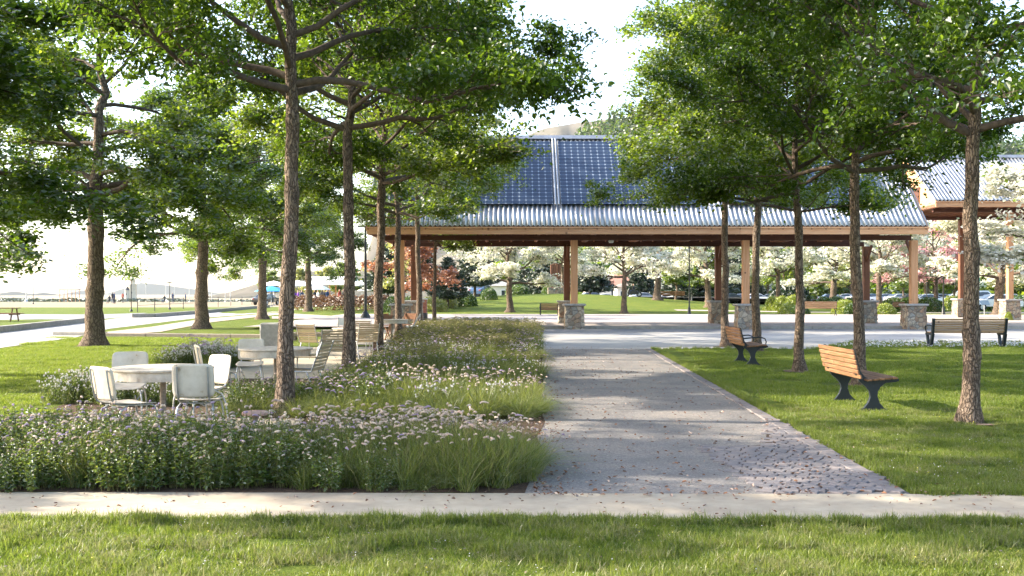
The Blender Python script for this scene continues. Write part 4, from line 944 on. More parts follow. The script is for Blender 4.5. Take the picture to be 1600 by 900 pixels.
# ------------------------------------------------------------------ flower bed plants
PM = [M['tuft'], M['broad'], M['stem'], M['spike'], M['violet'], M['white_flower'], M['magenta'], M['yellow_flower'], M['blade_dry']]
def plant(seed, nb=0, hb=0.42, nst=0, hs=0.5, lf=0.0, head=3, nhead=1.0, rad=0.13, headlen=0.075, nlev=9, lean=0.35, bw=0.006, drymix=0.15, headr=0.0095, ball=False):
    rg = np.random.default_rng(seed); V = []; F_ = []; S = []; MI = []; RN = []; b = 0
    def put(v, f, s, mi, rn=None):
        nonlocal b
        V.append(np.asarray(v)); F_.append(np.asarray(f) + b); S.append(np.asarray(s)); b += len(v); MI.append(np.full(len(s), mi)); RN.append(np.full(len(s), rg.random()) if rn is None else rn)
    if nb:
        a = rg.uniform(0, 6.28, nb); q = np.sqrt(rg.uniform(0, 1, nb)) * rad * .7; xy = np.stack([q * np.cos(a), q * np.sin(a)], 1)
        v, f, s, k = blades(rg, nb, xy, hb, bw, lean * 1.5, 1.1, 4); r_ = np.repeat(rg.uniform(0, 1, nb), k); dry = np.repeat(rg.random(nb) < drymix, k)
        V.append(v); F_.append(f + b); S.append(s); b += len(v); MI.append(np.where(dry, 8, 0)); RN.append(r_)
    for i in range(nst):
        a = rg.uniform(0, 6.28); q = math.sqrt(rg.random()) * rad; H = hs * (rg.uniform(0.9, 1.12) if not lf else rg.uniform(0.7, 1.15)); ln = rg.uniform(0.05, 1) * lean; a2 = a + rg.normal() * .7
        P = [np.array([q * math.cos(a) + math.cos(a2) * ln * H * t ** 1.5, q * math.sin(a) + math.sin(a2) * ln * H * t ** 1.5, H * t]) for t in np.linspace(0, 1, 5)]
        mb = MB(); mb.tube(P, [0.0028, 0.0026, 0.0022, 0.002, 0.0016], 3, False, smooth=False)
        put(mb.v, [x for f in mb.f for x in f], [len(f) for f in mb.f], 2)
        if lf:
            nl = nlev * 2; t = np.linspace(0.12, 0.93, nl); C = np.stack([np.interp(t, np.linspace(0, 1, 5), [p[d] for p in P]) for d in range(3)], 1)
            al = np.arange(nl) * (PI / 2 * 1.02) + rg.uniform(0, 6); ax = np.stack([np.cos(al), np.sin(al), rg.uniform(-.15, .45, nl)], 1)
            Lf = lf * (1.15 - 0.55 * t) * rg.uniform(.75, 1.2, nl); v, f, s, k = leaf_arrays(rg, C, Lf, Lf * .5, 'ovate', 1.6, ax)
            put(v, f, s, 1, np.repeat(rg.uniform(0, 1, nl), k))
        if rg.random() < nhead:
            p = P[-1]; d = unit(np.array([math.cos(a2) * .5, math.sin(a2) * .5, 1.0])); ang = rg.uniform(0, 6.28); hd = np.array([math.cos(ang), math.sin(ang), 0])
            L = headlen * rg.uniform(.6, 1.25); n_ = 6; Q = [p]
            for j in range(n_): d = unit(d + hd * 0.42 + np.array([0, 0, -0.34])); Q.append(Q[-1] + d * L / n_)
            hr = headr * rg.uniform(.8, 1.2)
            if ball: Q = [p + np.array([0, 0, (j / 6 - .5) * hr * 1.6]) for j in range(7)]; rr = [hr * math.sin(PI * (0.1 + .8 * j / 6)) for j in range(7)]
            else: rr = [hr * .5, hr * .95, hr, hr, hr * .9, hr * .7, hr * .25]
            mb = MB(); mb.tube(Q, rr, 6, True, smooth=True); hm = head
            if head == 3 and rg.random() < .03: hm = 4
            put(mb.v, [x for f in mb.f for x in f], [len(f) for f in mb.f], hm)
            nf = 44; ix = rg.uniform(0, 6, nf); C = np.stack([np.interp(ix, range(7), [q_[d_] for q_ in Q]) for d_ in range(3)], 1); nrm = unit(rg.normal(size=(nf, 3))); C = C + nrm * hr * .8
            v, f, s, k = leaf_arrays(rg, C, np.full(nf, .013), np.full(nf, .004), 'diamond', 0.2, nrm); put(v, f, s, hm, rg.uniform(0, 1, nf))
    return proto_obj('bed_plant', mesh_np('bed_plant', np.concatenate(V), np.concatenate(F_), np.concatenate(S), PM, np.concatenate(MI), np.concatenate(RN)))
gA = [plant(1, 150, .44, 5, .50, 0, 3, .9, .14, headr=.0075, headlen=.055), plant(2, 160, .42, 4, .49, 0, 3, .9, .15, drymix=.3, headr=.0075, headlen=.055), plant(3, 140, .46, 6, .52, 0, 3, .9, .13, headr=.0075, headlen=.06)]
gB = [plant(11, 14, .38, 14, .46, .055, 3, .5, .14, bw=.005, headlen=.04, headr=.0075), plant(12, 0, .3, 17, .43, .060, 3, .25, .14, headlen=.035, headr=.0075), plant(13, 22, .4, 14, .48, .05, 3, .4, .14, headr=.0075, headlen=.045)]
gC = [plant(21, 0, .3, 26, .34, .038, 5, .9, .16, ball=True, headr=.012, lean=.6), plant(22, 30, .3, 22, .36, .034, 5, .8, .16, ball=True, headr=.011, lean=.5)]
gD = [plant(31, 240, .38, 0, .3, 0, 3, 0, .12, lean=.8, bw=.005, drymix=.05)]
gV = [plant(41, 110, .36, 9, .44, .030, 4, 1, .15, headlen=.10, headr=.008, drymix=.05)]
gM = [plant(51, 0, .2, 22, .20, .035, 6, .7, .12, ball=True, headr=.014, lean=.7)]
gS = [plant(61, 150, .36, 26, .5, 0, 8, 1, .15, headlen=.10, headr=.007, drymix=.45, bw=.007)]
ALLP = gA + gB + gC + gD + gV + gM + gS        # 0-2 grass, 3-5 leafy, 6-7 white, 8 fine, 9 violet, 10 magenta, 11 straw
def bed(name, poly, st, seed, pick, label, hs=1.0, z=0.012):
    rg = np.random.default_rng(seed); xs_ = [p[0] for p in poly]; ys_ = [p[1] for p in poly]
    gx, gy = np.meshgrid(np.arange(min(xs_), max(xs_), st), np.arange(min(ys_), max(ys_), st)); P = np.stack([gx.ravel(), gy.ravel()], 1) + rg.uniform(-st * .42, st * .42, (gx.size, 2))
    P = P[(np.abs(P[:, 0]) < 0.52 * P[:, 1] + .6)]; P = P[inside(poly, P)]; n = len(P)
    var = np.array([pick(rg, x, y) for x, y in P]); s = rg.uniform(.85, 1.12, n) * hs * (1 + 0.13 * np.sin(P[:, 0] * 2.1 + seed) * np.sin(P[:, 1] * 1.7))
    if seed in (2, 6, 7, 8):      # flowerless grass along the front: its darker green stands in for shade
        fr_ = ~inside(poly, P - np.array([0, .55])) & (rg.random(n) < .88); var = np.where(fr_, 8, var)
    if seed == 1: s = s * np.where(P[:, 1] > 9.3, np.where(P[:, 0] > -2.6, .76, .92), 1.0)
    # shorter towards the rim so that each bed is domed
    e = np.zeros(n)
    for d_ in (.12, .25, .4):
        ok = np.ones(n, bool)
        for dx, dy in ((d_, 0), (-d_, 0), (0, d_), (0, -d_)): ok &= inside(poly, P + np.array([dx, dy]))
        e += ok / 3.0
    s = s * (0.80 + 0.20 * e)
    return scatter(name, np.concatenate([P, np.full((n, 1), z)], 1), np.stack([rg.normal(size=n) * .08, rg.normal(size=n) * .08, rg.uniform(0, 6.28, n)], 1), np.stack([s * 1.05, s * 1.05, s], 1), var, ALLP, label, 'flower bed')
def pick1(rg, x, y):
    t = x + rg.normal() * .35
    if y < 8.7 and t > -.15 and rg.random() < .30: return 10 if rg.random() < .08 else 8
    if t < -3.9: return rg.choice([3, 4, 5, 4, 4, 5]) if t < -4.4 else rg.choice([3, 4, 4, 5])
    if t < -1.9: return rg.choice([3, 4, 5, 5, 0, 1, 9], p=[.22, .25, .2, .13, .1, .08, .02])
    if t < -1.3: return rg.choice([0, 1, 2, 5])
    if t > -.25: return rg.choice([0, 1, 8, 8, 2])
    return rg.choice([0, 1, 2])
W = wobble
bed('flower_bed', W([(-9.3, sw(-9, 1) + .06), (-.12, sw(0, 1) + .08), (.18, 8.7), (.28, 9.5), (.1, 10.2), (-.8, 10.4), (-2.5, 10.3), (-5.5, 10.3), (-9.0, 10.0)], .06, .5, 1), .16, 1, pick1, 'front flower bed of arching pinkish spikes above green grass along the pavement', 1.0)
bed('flower_bed', W([(-3.9, 13.3), (-2.5, 13.0), (.1, 12.7), (.42, 13.3), (.45, 14.7), (.2, 15.3), (-2.2, 15.4), (-2.6, 14.7), (-3.9, 14.5)], .08, .5, 2), .21, 2, lambda rg, x, y: (rg.choice([4, 5, 9, 1, 10], p=[.4, .25, .25, .08, .02]) if x < -1.9 else rg.choice([0, 1, 8, 9, 6], p=[.27, .2, .42, .07, .04])), 'second flower bed behind the nearest left trunk', .98)
bed('flower_bed', W([(-6.9, 14.9), (-5.5, 14.3), (-3.9, 14.5), (-4.6, 15.0), (-5.5, 16.0), (-6.8, 16.4)], .06, .5, 4), .21, 4, lambda rg, x, y: rg.choice([6, 7, 7, 6, 4]), 'white flowering bushes behind the nearest round table', 1.0)
bed('flower_bed', W([(-7.5, 21.3), (-6.0, 21.0), (-5.6, 22.4), (-7.2, 23.0)], .06, .5, 5), .21, 5, lambda rg, x, y: rg.choice([6, 7, 6, 9]), 'white flowering clump on the lawn edge behind the tables', 1.25)
def pickm(rg, x, y): return rg.choice([0, 1, 8, 6, 9, 4, 11], p=[.16, .14, .34, .1, .1, .08, .08])
bed('flower_bed', W([(-3.3, 18.4), (-1.5, 18.1), (.35, 18.2), (.55, 19.2), (.5, 21.0), (-3.2, 21.2)], .1, .6, 6), .24, 6, pickm, 'third flower bed, mounded green plants around the second left trunk', .95)
bed('flower_bed', W([(-3.2, 24.0), (.55, 23.8), (.75, 25.0), (.7, 27.4), (-3.2, 27.5)], .1, .6, 7), .28, 7, lambda rg, x, y: rg.choice([0, 11, 6, 9, 1], p=[.25, .2, .25, .15, .15]), 'fourth flower bed of pale grassy mounds', .98)
bed('flower_bed', W([(-3.3, 30.2), (.8, 30.2), (1.0, 31.5), (.95, 33.6), (-3.4, 33.7)], .1, .6, 8), .32, 8, lambda rg, x, y: rg.choice([0, 11, 9, 11], p=[.2, .35, .25, .2]), 'fifth flower bed with violet and straw coloured plumes', .95)
bed('flower_bed', W([(-3.7, 36.6), (.95, 36.4), (1.1, 38.0), (1.15, 43.8), (-3.7, 43.9)], .1, .8, 9), .38, 9, lambda rg, x, y: rg.choice([11, 11, 0, 8], p=[.45, .25, .2, .1]), 'farthest bed of straw coloured grasses beside the street', .9)
# leaf litter on the path
rg = np.random.default_rng(31); n = 2300; Y = 8.0 + 22 * rg.uniform(0, 1, n) ** 1.6; ctr = 1.6 + rg.normal(size=n) * 1.2
X = np.where(rg.random(n) < .3, 0.15 + np.abs(rg.normal(size=n)) * .22 + (Y - 8) * .02, ctr); k = (X > -.1) & (X < 3.9); X, Y = X[k], Y[k]
C = np.stack([X, Y, rg.uniform(.022, .032, len(X))], 1)
tag(link('fallen_leaves', card_mesh('fallen_leaves', rg, C, .034, M['litter'], 'ovate', 3.5, .6, .5)), 'small brown fallen leaves scattered over the path', 'fallen leaves', kind='stuff')
n = 220; C = np.stack([rg.uniform(-4.6, 4.6, n), rg.uniform(7.25, 8.15, n), np.full(n, .022)], 1)
tag(link('fallen_leaves', card_mesh('fallen_leaves', rg, C, .026, M['litter'], 'ovate', 3.5, .6, .5)), 'sparse dark leaf scraps on the front pavement', 'fallen leaves', kind='stuff')

# cobbles: rows of small stones following arcs in the corner of path and pavement
rg2 = random.Random(5); mb = MB()
def cob_ok(x, y):
    xr = 3.12 + (y - 8.1) * .043; xl = 1.98 - (y - 8.1) * 0.02 if y < 9.9 else 1.94 + (y - 9.9) * .0
    if y > 12.9: return False
    if y > 10.6: xl = 2.62 + (y - 10.6) * .26
    return xl < x < xr and y > 8.15
cx, cy0 = 1.2, 6.1
for ring in range(10, 72):
    r_ = ring * .108; k = int(r_ * 2 * PI / .15); ph0 = rg2.random()
    for i in range(k):
        a = 2 * PI * (i + ph0) / k; x, y = cx + r_ * math.cos(a) * 1.0, cy0 + r_ * math.sin(a)
        if not cob_ok(x, y): continue
        m3 = Euler((rg2.uniform(-.012, .012), rg2.uniform(-.012, .012), a + PI / 2 + rg2.uniform(-.08, .08))).to_matrix()
        mb.box((x, y, 0.006 + rg2.uniform(0, .004)), (2 * PI * r_ / k * rg2.uniform(.86, .96), .100 * rg2.uniform(.94, 1), .030), m3, bev=.005)
tag(mb.build('cobbles', M['cobble']), kind='structure')
sheet('joint_sand', [(2.02, 8.2), (3.10, 8.2), (3.27, 12.4), (3.12, 12.5), (2.66, 10.75), (1.99, 10.45)], M['soil'], .0125)
mb = MB(); L_ = 21.0; k = int(L_ / .165)
for i in range(k):      # edging course along the right side of the path
    y = 8.25 + i * .165; x = 3.06 + .31 * min(1, (y - 8.1) / 7.9) + max(0, y - 16) * .0385; mb.box((x, y, .006 + rg2.uniform(0, .004)), (.16, .15, .034), (0, 0, -.04 + rg2.uniform(-.03, .03)), bev=.007)
tag(mb.build('path_edging', M['cobble']), kind='structure')

# ------------------------------------------------------------------ picnic pavilion
def pavilion(name, label, x0, x1, yf, yb, ze, zr, posts, yfp, ybp, pier_h, gable=False, pv=None, zb=0.02, rear_mat='timber_brown'):
    e = empty(name, ((x0 + x1) / 2, (yf + yb) / 2, 0), 0, label, 'pavilion'); ox, oy = e.location.x, e.location.y
    ym = (yf + yb) / 2; run = ym - yf; rise = zr - ze; th = math.atan2(rise, run)
    # corrugated roof: one wavy sheet per slope
    def slope(side):
        pitch = 0.21; nw = int((x1 - x0) / pitch); k = nw * 8; xs_ = np.linspace(x0, x1, k + 1); w = 0.042 * np.sin(np.arange(k + 1) * 2 * PI / 8)
        V = []; ny = 7
        for j in range(ny):
            t = j / (ny - 1); y = (yf + run * t) if side < 0 else (yb - run * t); z = ze + rise * t
            nyv, nzv = math.sin(th) * side, math.cos(th)
            V.append(np.stack([xs_ - ox, y + w * nyv - oy, z + w * nzv], 1))
        V = np.concatenate(V); nx = k + 1; i = np.arange((ny - 1) * k); r_, c_ = i // k, i % k; b = r_ * nx + c_
        f = np.stack([b, b + 1, b + nx + 1, b + nx], 1).ravel()
        o = link('roof', mesh_np('roof', V, f, np.full(len(i), 4), M['steel'], smooth=True), e)
        md = o.modifiers.new('thickness', 'SOLIDIFY'); md.thickness = 0.006
        return o
    rf = slope(-1); slope(1)
    mb = MB(); mb.prism([(-0.22, -.16), (0.0, .03), (0.22, -.16), (0.20, -.19), (0, -.01), (-.20, -.19)], x1 - x0 - .02, 'yz', ((x0 + x1) / 2 - ox, ym - oy, zr + .075)); mb.build('ridge_cap', M['steel'], e)
    # boards and rafters under the sheets
    mb = MB(); t = 0.03; n1 = Vector((0, -math.sin(th), math.cos(th)))
    for sd in (-1, 1):
        a = Vector((0, (yf if sd < 0 else yb) - oy, ze - .085)); b = Vector((0, ym - oy, zr - .085)); dvec = b - a
        mb.box(((x0 + x1) / 2 - ox, (a.y + b.y) / 2, (a.z + b.z) / 2), (x1 - x0 - .08, dvec.length - .02, t), (th if sd < 0 else -th, 0, 0))
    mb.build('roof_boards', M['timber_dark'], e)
    mb = MB(); k = int((x1 - x0) / 0.61)
    for i in range(k + 1):
        x = x0 + .12 + (x1 - x0 - .24) * i / k - ox
        for sd in (-1, 1):
            mb.bar((x, (yf + .05 if sd < 0 else yb - .05) - oy, ze - .20), (x, ym - oy, zr - .20), .06, .17)
        if gable or i % 4 == 0: mb.box((x, ym - oy, ze - .28), (.07, (yb - yf) - .3, .16))
    mb.build('rafters', M['timber_brown'], e)
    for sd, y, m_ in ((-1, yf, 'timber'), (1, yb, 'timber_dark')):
        mb = MB(); n = max(1, int((x1 - x0) / 6.2)); L = (x1 - x0 - .1) / n
        for i in range(n): mb.box((x0 + .05 + L * (i + .5) - ox, y + sd * -.06 - oy, ze - .245), (L - .006, .09, .25), bev=.006)
        mb.build('beam', M[m_], e)
        mb = MB()
        for i in range(n): mb.box((x0 + .05 + L * (i + .5) - ox, y + sd * .012 - oy, ze - .085), (L - .006, .05, .07), bev=.004)
        mb.build('fascia', M[m_], e)
    # main carrying beams on the posts
    for y, m_ in ((yfp, 'timber'), (ybp, 'timber_brown')):
        mb = MB(); mb.box(((x0 + x1) / 2 - ox, y - oy, ze - .46), (x1 - x0 - .7, .22, .22), bev=.01); mb.build('beam', M['timber_dark'], e)
    if gable:
        mb = MB(); xg = x0 + .35 - ox; zb_ = ze - .36; yy = yf - oy
        mb.prism([(yf + .25 - oy, zb_), (yb - .25 - oy, zb_), (yb - .25 - oy, ze - .18), (ym - oy, zr - .26), (yf + .25 - oy, ze - .18)], .05, 'yz', (xg, 0, 0))
        gw = mb.build('gable_wall', M['timber'], e)
        mb = MB(); mb.box((xg - .05, ym - oy - .95, ze + .55), (.06, .85, .95), bev=.01); v_ = mb.build('vent', M['timber_dark'], gw)
        mb = MB()
        for a, b in (((yf + .02 - oy, ze - .13), (ym - oy, zr - .13)), ((yb - .02 - oy, ze - .13), (ym - oy, zr - .13))):
            mb.bar((x0 + .06 - ox, a[0], a[1]), (x0 + .06 - ox, b[0], b[1]), .05, .2)
        mb.build('barge_board', M['timber'], e)
    else:
        for xe in (x0 + .04, x1 - .04):
            mb = MB()
            for a, b in (((yf + .02 - oy, ze - .16), (ym - oy, zr - .16)), ((yb - .02 - oy, ze - .16), (ym - oy, zr - .16))):
                mb.bar((xe - ox, a[0], a[1]), (xe - ox, b[0], b[1]), .05, .2)
            mb.build('barge_board', M['timber'], e)
    rng_ = random.Random(4)
    for i, px_ in enumerate(posts):
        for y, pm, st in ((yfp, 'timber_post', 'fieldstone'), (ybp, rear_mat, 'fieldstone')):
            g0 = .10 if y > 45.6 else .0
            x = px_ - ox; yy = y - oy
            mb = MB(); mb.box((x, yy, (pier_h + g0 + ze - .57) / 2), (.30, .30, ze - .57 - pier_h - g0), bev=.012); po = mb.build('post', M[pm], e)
            mb = MB()
            mb.bar((x, yy + (.12 if y == yfp else -.12), ze - 1.3), (x, yy + (.8 if y == yfp else -.8), ze - .56), .1, .12)
            mb.build('brace', M['timber_brown'], po)
            # battered rubble pier with uneven faces
            mb = MB(); n = 14; V = []; Fc = []; lev = 12
            for j in range(lev + 1):
                t = j / lev; w_ = .44 - .04 * t
                for q in range(n * 4):
                    s_ = q // n; u = (q % n) / n * 2 - 1; bx, by = [(u, -1), (1, u), (-u, 1), (-1, -u)][s_]
                    nz = 1 + rng_.uniform(-.035, .035); c = max(abs(bx), abs(by)); V.append((x + bx * w_ * nz, yy + by * w_ * nz, g0 - .06 + (pier_h - .07 + .06) * t))
            N = n * 4
            for j in range(lev):
                for q in range(N): Fc.append((j * N + q, j * N + (q + 1) % N, (j + 1) * N + (q + 1) % N, (j + 1) * N + q))
            Fc.append(tuple(range(lev * N, lev * N + N))); mb.add(V, Fc); pr = mb.build('pier', M[st], e)
            mb = MB(); mb.box((x, yy, g0 + pier_h - .035), (.98, .98, .10), bev=.025); mb.build('cap_stone', M['cap_stone'], pr)
    if pv:
        for (a, b) in pv:
            W_ = b - a; mod = 1.22; nm = max(1, round(W_ / mod)); mw = W_ / nm
            for row in range(3):
                for i in range(nm):
                    t0 = .205 + row * .240; t1 = t0 + .2395; xa, xb = a + i * mw + .002 - ox, a + (i + 1) * mw - .002 - ox
                    def P_(x, t, h): return (x, yf + run * t - math.sin(th) * h - oy, ze + rise * t + math.cos(th) * h)
                    vs = [P_(xa, t0, .13), P_(xb, t0, .13), P_(xb, t1, .13), P_(xa, t1, .13), P_(xa, t0, .09), P_(xb, t0, .09), P_(xb, t1, .09), P_(xa, t1, .09)]
                    f = [(0, 1, 2, 3), (4, 7, 6, 5), (0, 4, 5, 1), (1, 5, 6, 2), (2, 6, 7, 3), (3, 7, 4, 0)]
                    uvq = []
                    base = [(0, 0), (4, 0), (4, 6), (0, 6)]
                    for fi, ff in enumerate(f): uvq += base if fi == 0 else [(.2, .2)] * 4
                    me = mesh_np('solar_panel', vs, [k for q in f for k in q], [4] * 6, M['pv'], uv=uvq); link('solar_panel', me, e)
        for xg in pv_gaps:
            mb = MB()
            for dx in (-.07, .07):
                pa, pb = (lambda t, h: (xg + dx - ox, yf + run * t - math.sin(th) * h - oy, ze + rise * t + math.cos(th) * h)), None
                mb.tube([pa(.19, .16), pa(.5, .16), pa(.95, .16)], .045, 8)
            mb.build('conduit', M['metal_grey'], e)
    return e
pv_gaps = [1.98]
PAV = pavilion('picnic_pavilion', 'long open timber pavilion with corrugated metal roof and solar panels across the street', -6.3, 17.92, 44.0, 53.6, 4.5, 9.02, [-4.90, 2.74, 10.30, 17.95 - .25], 45.15, 51.2, 1.12, pv=[(-5.3, 1.80), (2.16, 8.2), (9.3, 16.4)], rear_mat='timber_brown')
pv_gaps = []
PAV2 = pavilion('picnic_pavilion', 'second gabled pavilion with a metal roof set back behind the blossoms at the right', 23.3, 44.0, 56.4, 65.0, 6.72, 9.7, [28.0, 36.5], 57.6, 63.8, 1.15, gable=True, pv=None, zb=.10)

# a dark information plate and a small light on the pavilion
mb = MB(); mb.box((0, 0, 0), (.42, .03, .30), bev=.006); o = mb.build('plaque', M['black'], PAV); o.location = (17.9 - PAV.location.x, 45.43 - PAV.location.y, .72)
mb = MB(); mb.lathe([(.10, 0), (.12, -.05), (.09, -.12)], 12); o = mb.build('ceiling_lamp', M['white_paint'], PAV); o.location = (4.5 - PAV.location.x, 46.5 - PAV.location.y, 4.0)

# ------------------------------------------------------------------ benches
FR = [(-.24, 0), (-.13, .045), (-.075, .12), (-.048, .20), (-.06, .27), (-.11, .335), (-.19, .40), (-.245, .50), (-.285, .68), (-.315, .81), (-.29, .85), (-.255, .835), (-.225, .70), (-.18, .54), (-.12, .465), (-.03, .425), (.10, .425), (.29, .452), (.335, .445), (.34, .41), (.29, .395), (.16, .385), (.09, .33), (.055, .27), (.048, .2), (.08, .11), (.14, .045), (.24, 0)]
def side_bench(label, loc, rz, arms=False, length=1.55, scale=1.0):
    e = empty('park_bench', loc, rz, label, 'bench', None, scale); L = length
    for y in (-L / 2 + .16, L / 2 - .16):
        mb = MB(); mb.prism(FR, .055, 'xz', (0, y, 0)); mb.box((0, y, .008), (.50, .10, .016), bev=.004); lg = mb.build('leg', M['iron'], e)
        md = lg.modifiers.new('bevel', 'BEVEL'); md.width = .008; md.segments = 2; md.limit_method = 'ANGLE'
        if arms:
            mb = MB(); mb.tube([(-.20, y, .60), (0, y, .62), (.18, y, .63), (.27, y, .60), (.30, y, .53), (.28, y, .45)], .014, 8); mb.build('armrest', M['iron'], e)
    mb = MB()
    for i in range(6):
        t = i / 5; z = .475 + t * .335; x = -.222 - t * .078 + (.02 if t < .2 else 0); mb.box((x - .018, 0, z), (.026, L, .056), (0, -.22 + .0, 0), bev=.006)
    mb.build('backrest', M['slat_y'], e)
    mb = MB()
    for i in range(5):
        x = -.10 + i * .085; z = .442 + (.02 * (i - 1.5) / 3); mb.box((x, 0, z), (.070, L, .026), (0, -.07, 0), bev=.006)
    mb.build('seat', M['slat_y'], e)
    return e
M['slat_y'] = planks('slat_y', [(0.25, (0.13, 0.06, 0.03)), (0.5, (0.26, 0.135, 0.07)), (0.75, (0.38, 0.22, 0.125))], grain=(14, 1.2, 14), kscale=4.5)
side_bench('nearest wooden slat bench on cast iron hourglass legs seen from the side', (4.90, 14.5, 0), 0)
side_bench('farther side-on wooden bench with looped iron armrests by the path', (5.29, 23.1, 0), 0, arms=True, length=1.5)
def back_bench(label, loc, rz, L=1.95, arms=True, slats=6, scale=1.0, mat_='slat', thin=False, hb=.85, legm='iron'):
    """faces +y locally; we see it from behind or in front"""
    e = empty('park_bench', loc, rz, label, 'bench', None, scale)
    for x in (-L / 2, L / 2):
        mb = MB()
        if not thin:
            mb.bar((x, -.26, hb + .01), (x, -.17, .40), .07, .075); mb.bar((x, -.19, .42), (x, -.05, .0), .08, .09); mb.bar((x, -.18, .40), (x, .28, .40), .06, .06); mb.bar((x, .20, .40), (x, .08, .0), .07, .07)
        else:
            mb.tube([(x, -.26, hb), (x, -.18, .45), (x, .22, 0)], .02, 6); mb.tube([(x, .25, .43), (x, -.22, 0)], .02, 6); mb.bar((x, -.2, .42), (x, .26, .42), .04, .04)
        mb.build('leg', M[legm], e)
        if arms:
            mb = MB(); s = 1 if x > 0 else -1; mb.tube([(x, -.22, .64), (x + s * .02, 0, .66), (x + s * .03, .2, .655), (x + s * .03, .29, .60), (x + s * .02, .27, .50), (x, .24, .43)], .022, 8); mb.build('armrest', M[legm], e)
    mb = MB(); h = (hb - .45) / slats
    for i in range(slats):
        z = .46 + (i + .5) * h; mb.box((0, -.185 - .075 * (i + .5) / slats, z), (L + (.0 if thin else -.02), .028, h * .80), (.18, 0, 0), bev=.005)
    mb.build('backrest', M[mat_], e)
    mb = MB()
    for i in range(4): mb.box((0, -.10 + i * .105, .445), (L - .02, .088, .03), bev=.005)
    mb.build('seat', M[mat_], e); return e
back_bench('wide wooden slat bench seen from behind at the far edge of the right lawn', (13.35, 30.1, 0), 0, 2.12)
back_bench('small brown bench on the mound beside the pavilion centre pier', at(858, 70), 0, 1.15, arms=True, slats=5, thin=False, scale=1.05, mat_='slat_brown')
back_bench('orange brown slat bench on crossed iron legs near the clipped hedges', at(1280, 68.5, .1), 0, 2.0, slats=4, thin=True, scale=1.1)
back_bench('small dark bench far back on the park lawn near the right pavilion post', at(1400, 84), .6, 1.6, slats=4, thin=True, mat_='slat_brown')
back_bench('dark bench in front of the distant parking lot', at(1045, 104), 0, 3.2, slats=3, thin=True, mat_='slat_brown')
back_bench('dark bench far back beside the street sign', at(1292, 120), 0, 2.2, slats=3, thin=True, mat_='slat_brown')

# ------------------------------------------------------------------ seating terrace
def supersheet(mb, a, b, fn, p=7, n=14, th=.012):
    g = np.linspace(-1, 1, n); V = []; Vb = []
    for v in g:
        for u in g:
            r_ = max(abs(u), abs(v)); k = (abs(u) ** p + abs(v) ** p) ** (1 / p); s = r_ / k if k > 0 else 0; V.append(fn(u * s * a, v * s * b, 0)); Vb.append(fn(u * s * a, v * s * b, th))
    f = [(j * n + i, j * n + i + 1, (j + 1) * n + i + 1, (j + 1) * n + i) for j in range(n - 1) for i in range(n - 1)]; N = n * n
    fb = [tuple(reversed([q + N for q in F_])) for F_ in f]; rim = [i for i in range(n)] + [j * n + n - 1 for j in range(1, n)] + [(n - 1) * n + i for i in range(n - 2, -1, -1)] + [j * n for j in range(n - 2, 0, -1)]
    fr = [(rim[i], rim[i] + N, rim[(i + 1) % len(rim)] + N, rim[(i + 1) % len(rim)]) for i in range(len(rim))]
    mb.add(V + Vb, f + fb + fr, None, True)
def shell_chair():
    e = empty('garden_chair', (0, 0, 0), 0, 'x', 'chair', 'white metal shell chairs around the round tables')
    mb = MB(); supersheet(mb, .21, .235, lambda u, v, h: (u, v, .445 + .022 * (v / .22) ** 2 * (1 if v < 0 else .3) - .014 * (1 - (u / .215) ** 2) - .02 * max(0, v / .22) ** 3 - h), th=.007); mb.build('seat', M['shell'], e)
    mb = MB(); supersheet(mb, .212, .175, lambda u, v, h: (u, -.245 - .10 * (v + .175) / .35 * .6 - .022 * (1 - (u / .212) ** 2) - h, .655 + v), th=.007); bk = mb.build('backrest', M['shell'], e)
    for x in (-.15, .15):
        for z in (.53, .79): MB().box((x * 1.02, -.268 - .06 * (z - .48) / .35, z), (.014, .012, .014), bev=.003).build('rivet', M['metal_grey'], bk)
    for sx in (-1, 1):
        x = sx * .155
        mb = MB(); mb.tube([(x, -.335, .80), (x, -.315, .66), (x, -.285, .52), (x, -.255, .465), (x, -.19, .432), (x, 0, .418), (x * 1.05, .17, .415)], .0105, 8); mb.build('back_frame', M['metal_grey'], e)
        mb = MB(); mb.tube([(x * 1.05, .17, .415), (x * 1.15, .205, .39), (x * 1.25, .22, .30), (x * 1.3, .235, 0)], .0105, 8); mb.build('leg', M['metal_grey'], e)
        mb = MB(); mb.tube([(x, -.10, .42), (x * 1.15, -.19, .37), (x * 1.25, -.235, .25), (x * 1.3, -.27, 0)], .0105, 8); mb.build('leg', M['metal_grey'], e)
    mb = MB(); mb.tube([(-.16, .13, .412), (.16, .13, .412)], .009, 6); mb.tube([(-.16, -.12, .41), (.16, -.12, .41)], .009, 6); mb.tube([(-.17, -.20, .36), (-.10, .0, .24), (-.12, .2, .33)], .008, 6); mb.tube([(.17, -.20, .36), (.10, .0, .24), (.12, .2, .33)], .008, 6)
    mb.build('stretcher', M['metal_grey'], e); return e
c0 = shell_chair()
def put(c, first, loc, rz, label, scale=1):
    if first: c.location = loc; c.rotation_euler = (0, 0, rz); c['label'] = label; c.scale = (scale,) * 3; return c
    return copy_tree(c, loc, rz, label, scale)
build_kids(c0)
put(c0, True, (-3.34, 10.95, .02), R(4), 'white shell chair with its back to the camera, drawn up to the nearest round table', 1.02)
put(c0, False, (-4.02, 10.72, .02), R(-38), 'white shell chair at the left side of the nearest round table, turned to the right')
put(c0, False, (-3.74, 12.25, .02), R(143), 'white shell chair at the right rear of the nearest round table, facing left')
put(c0, False, (-4.72, 12.55, .02), R(193), 'white shell chair behind the nearest round table, facing the camera', 1.02)
put(c0, False, (-4.30, 15.0, .02), R(-62), 'white shell chair at the left side of the second round table')
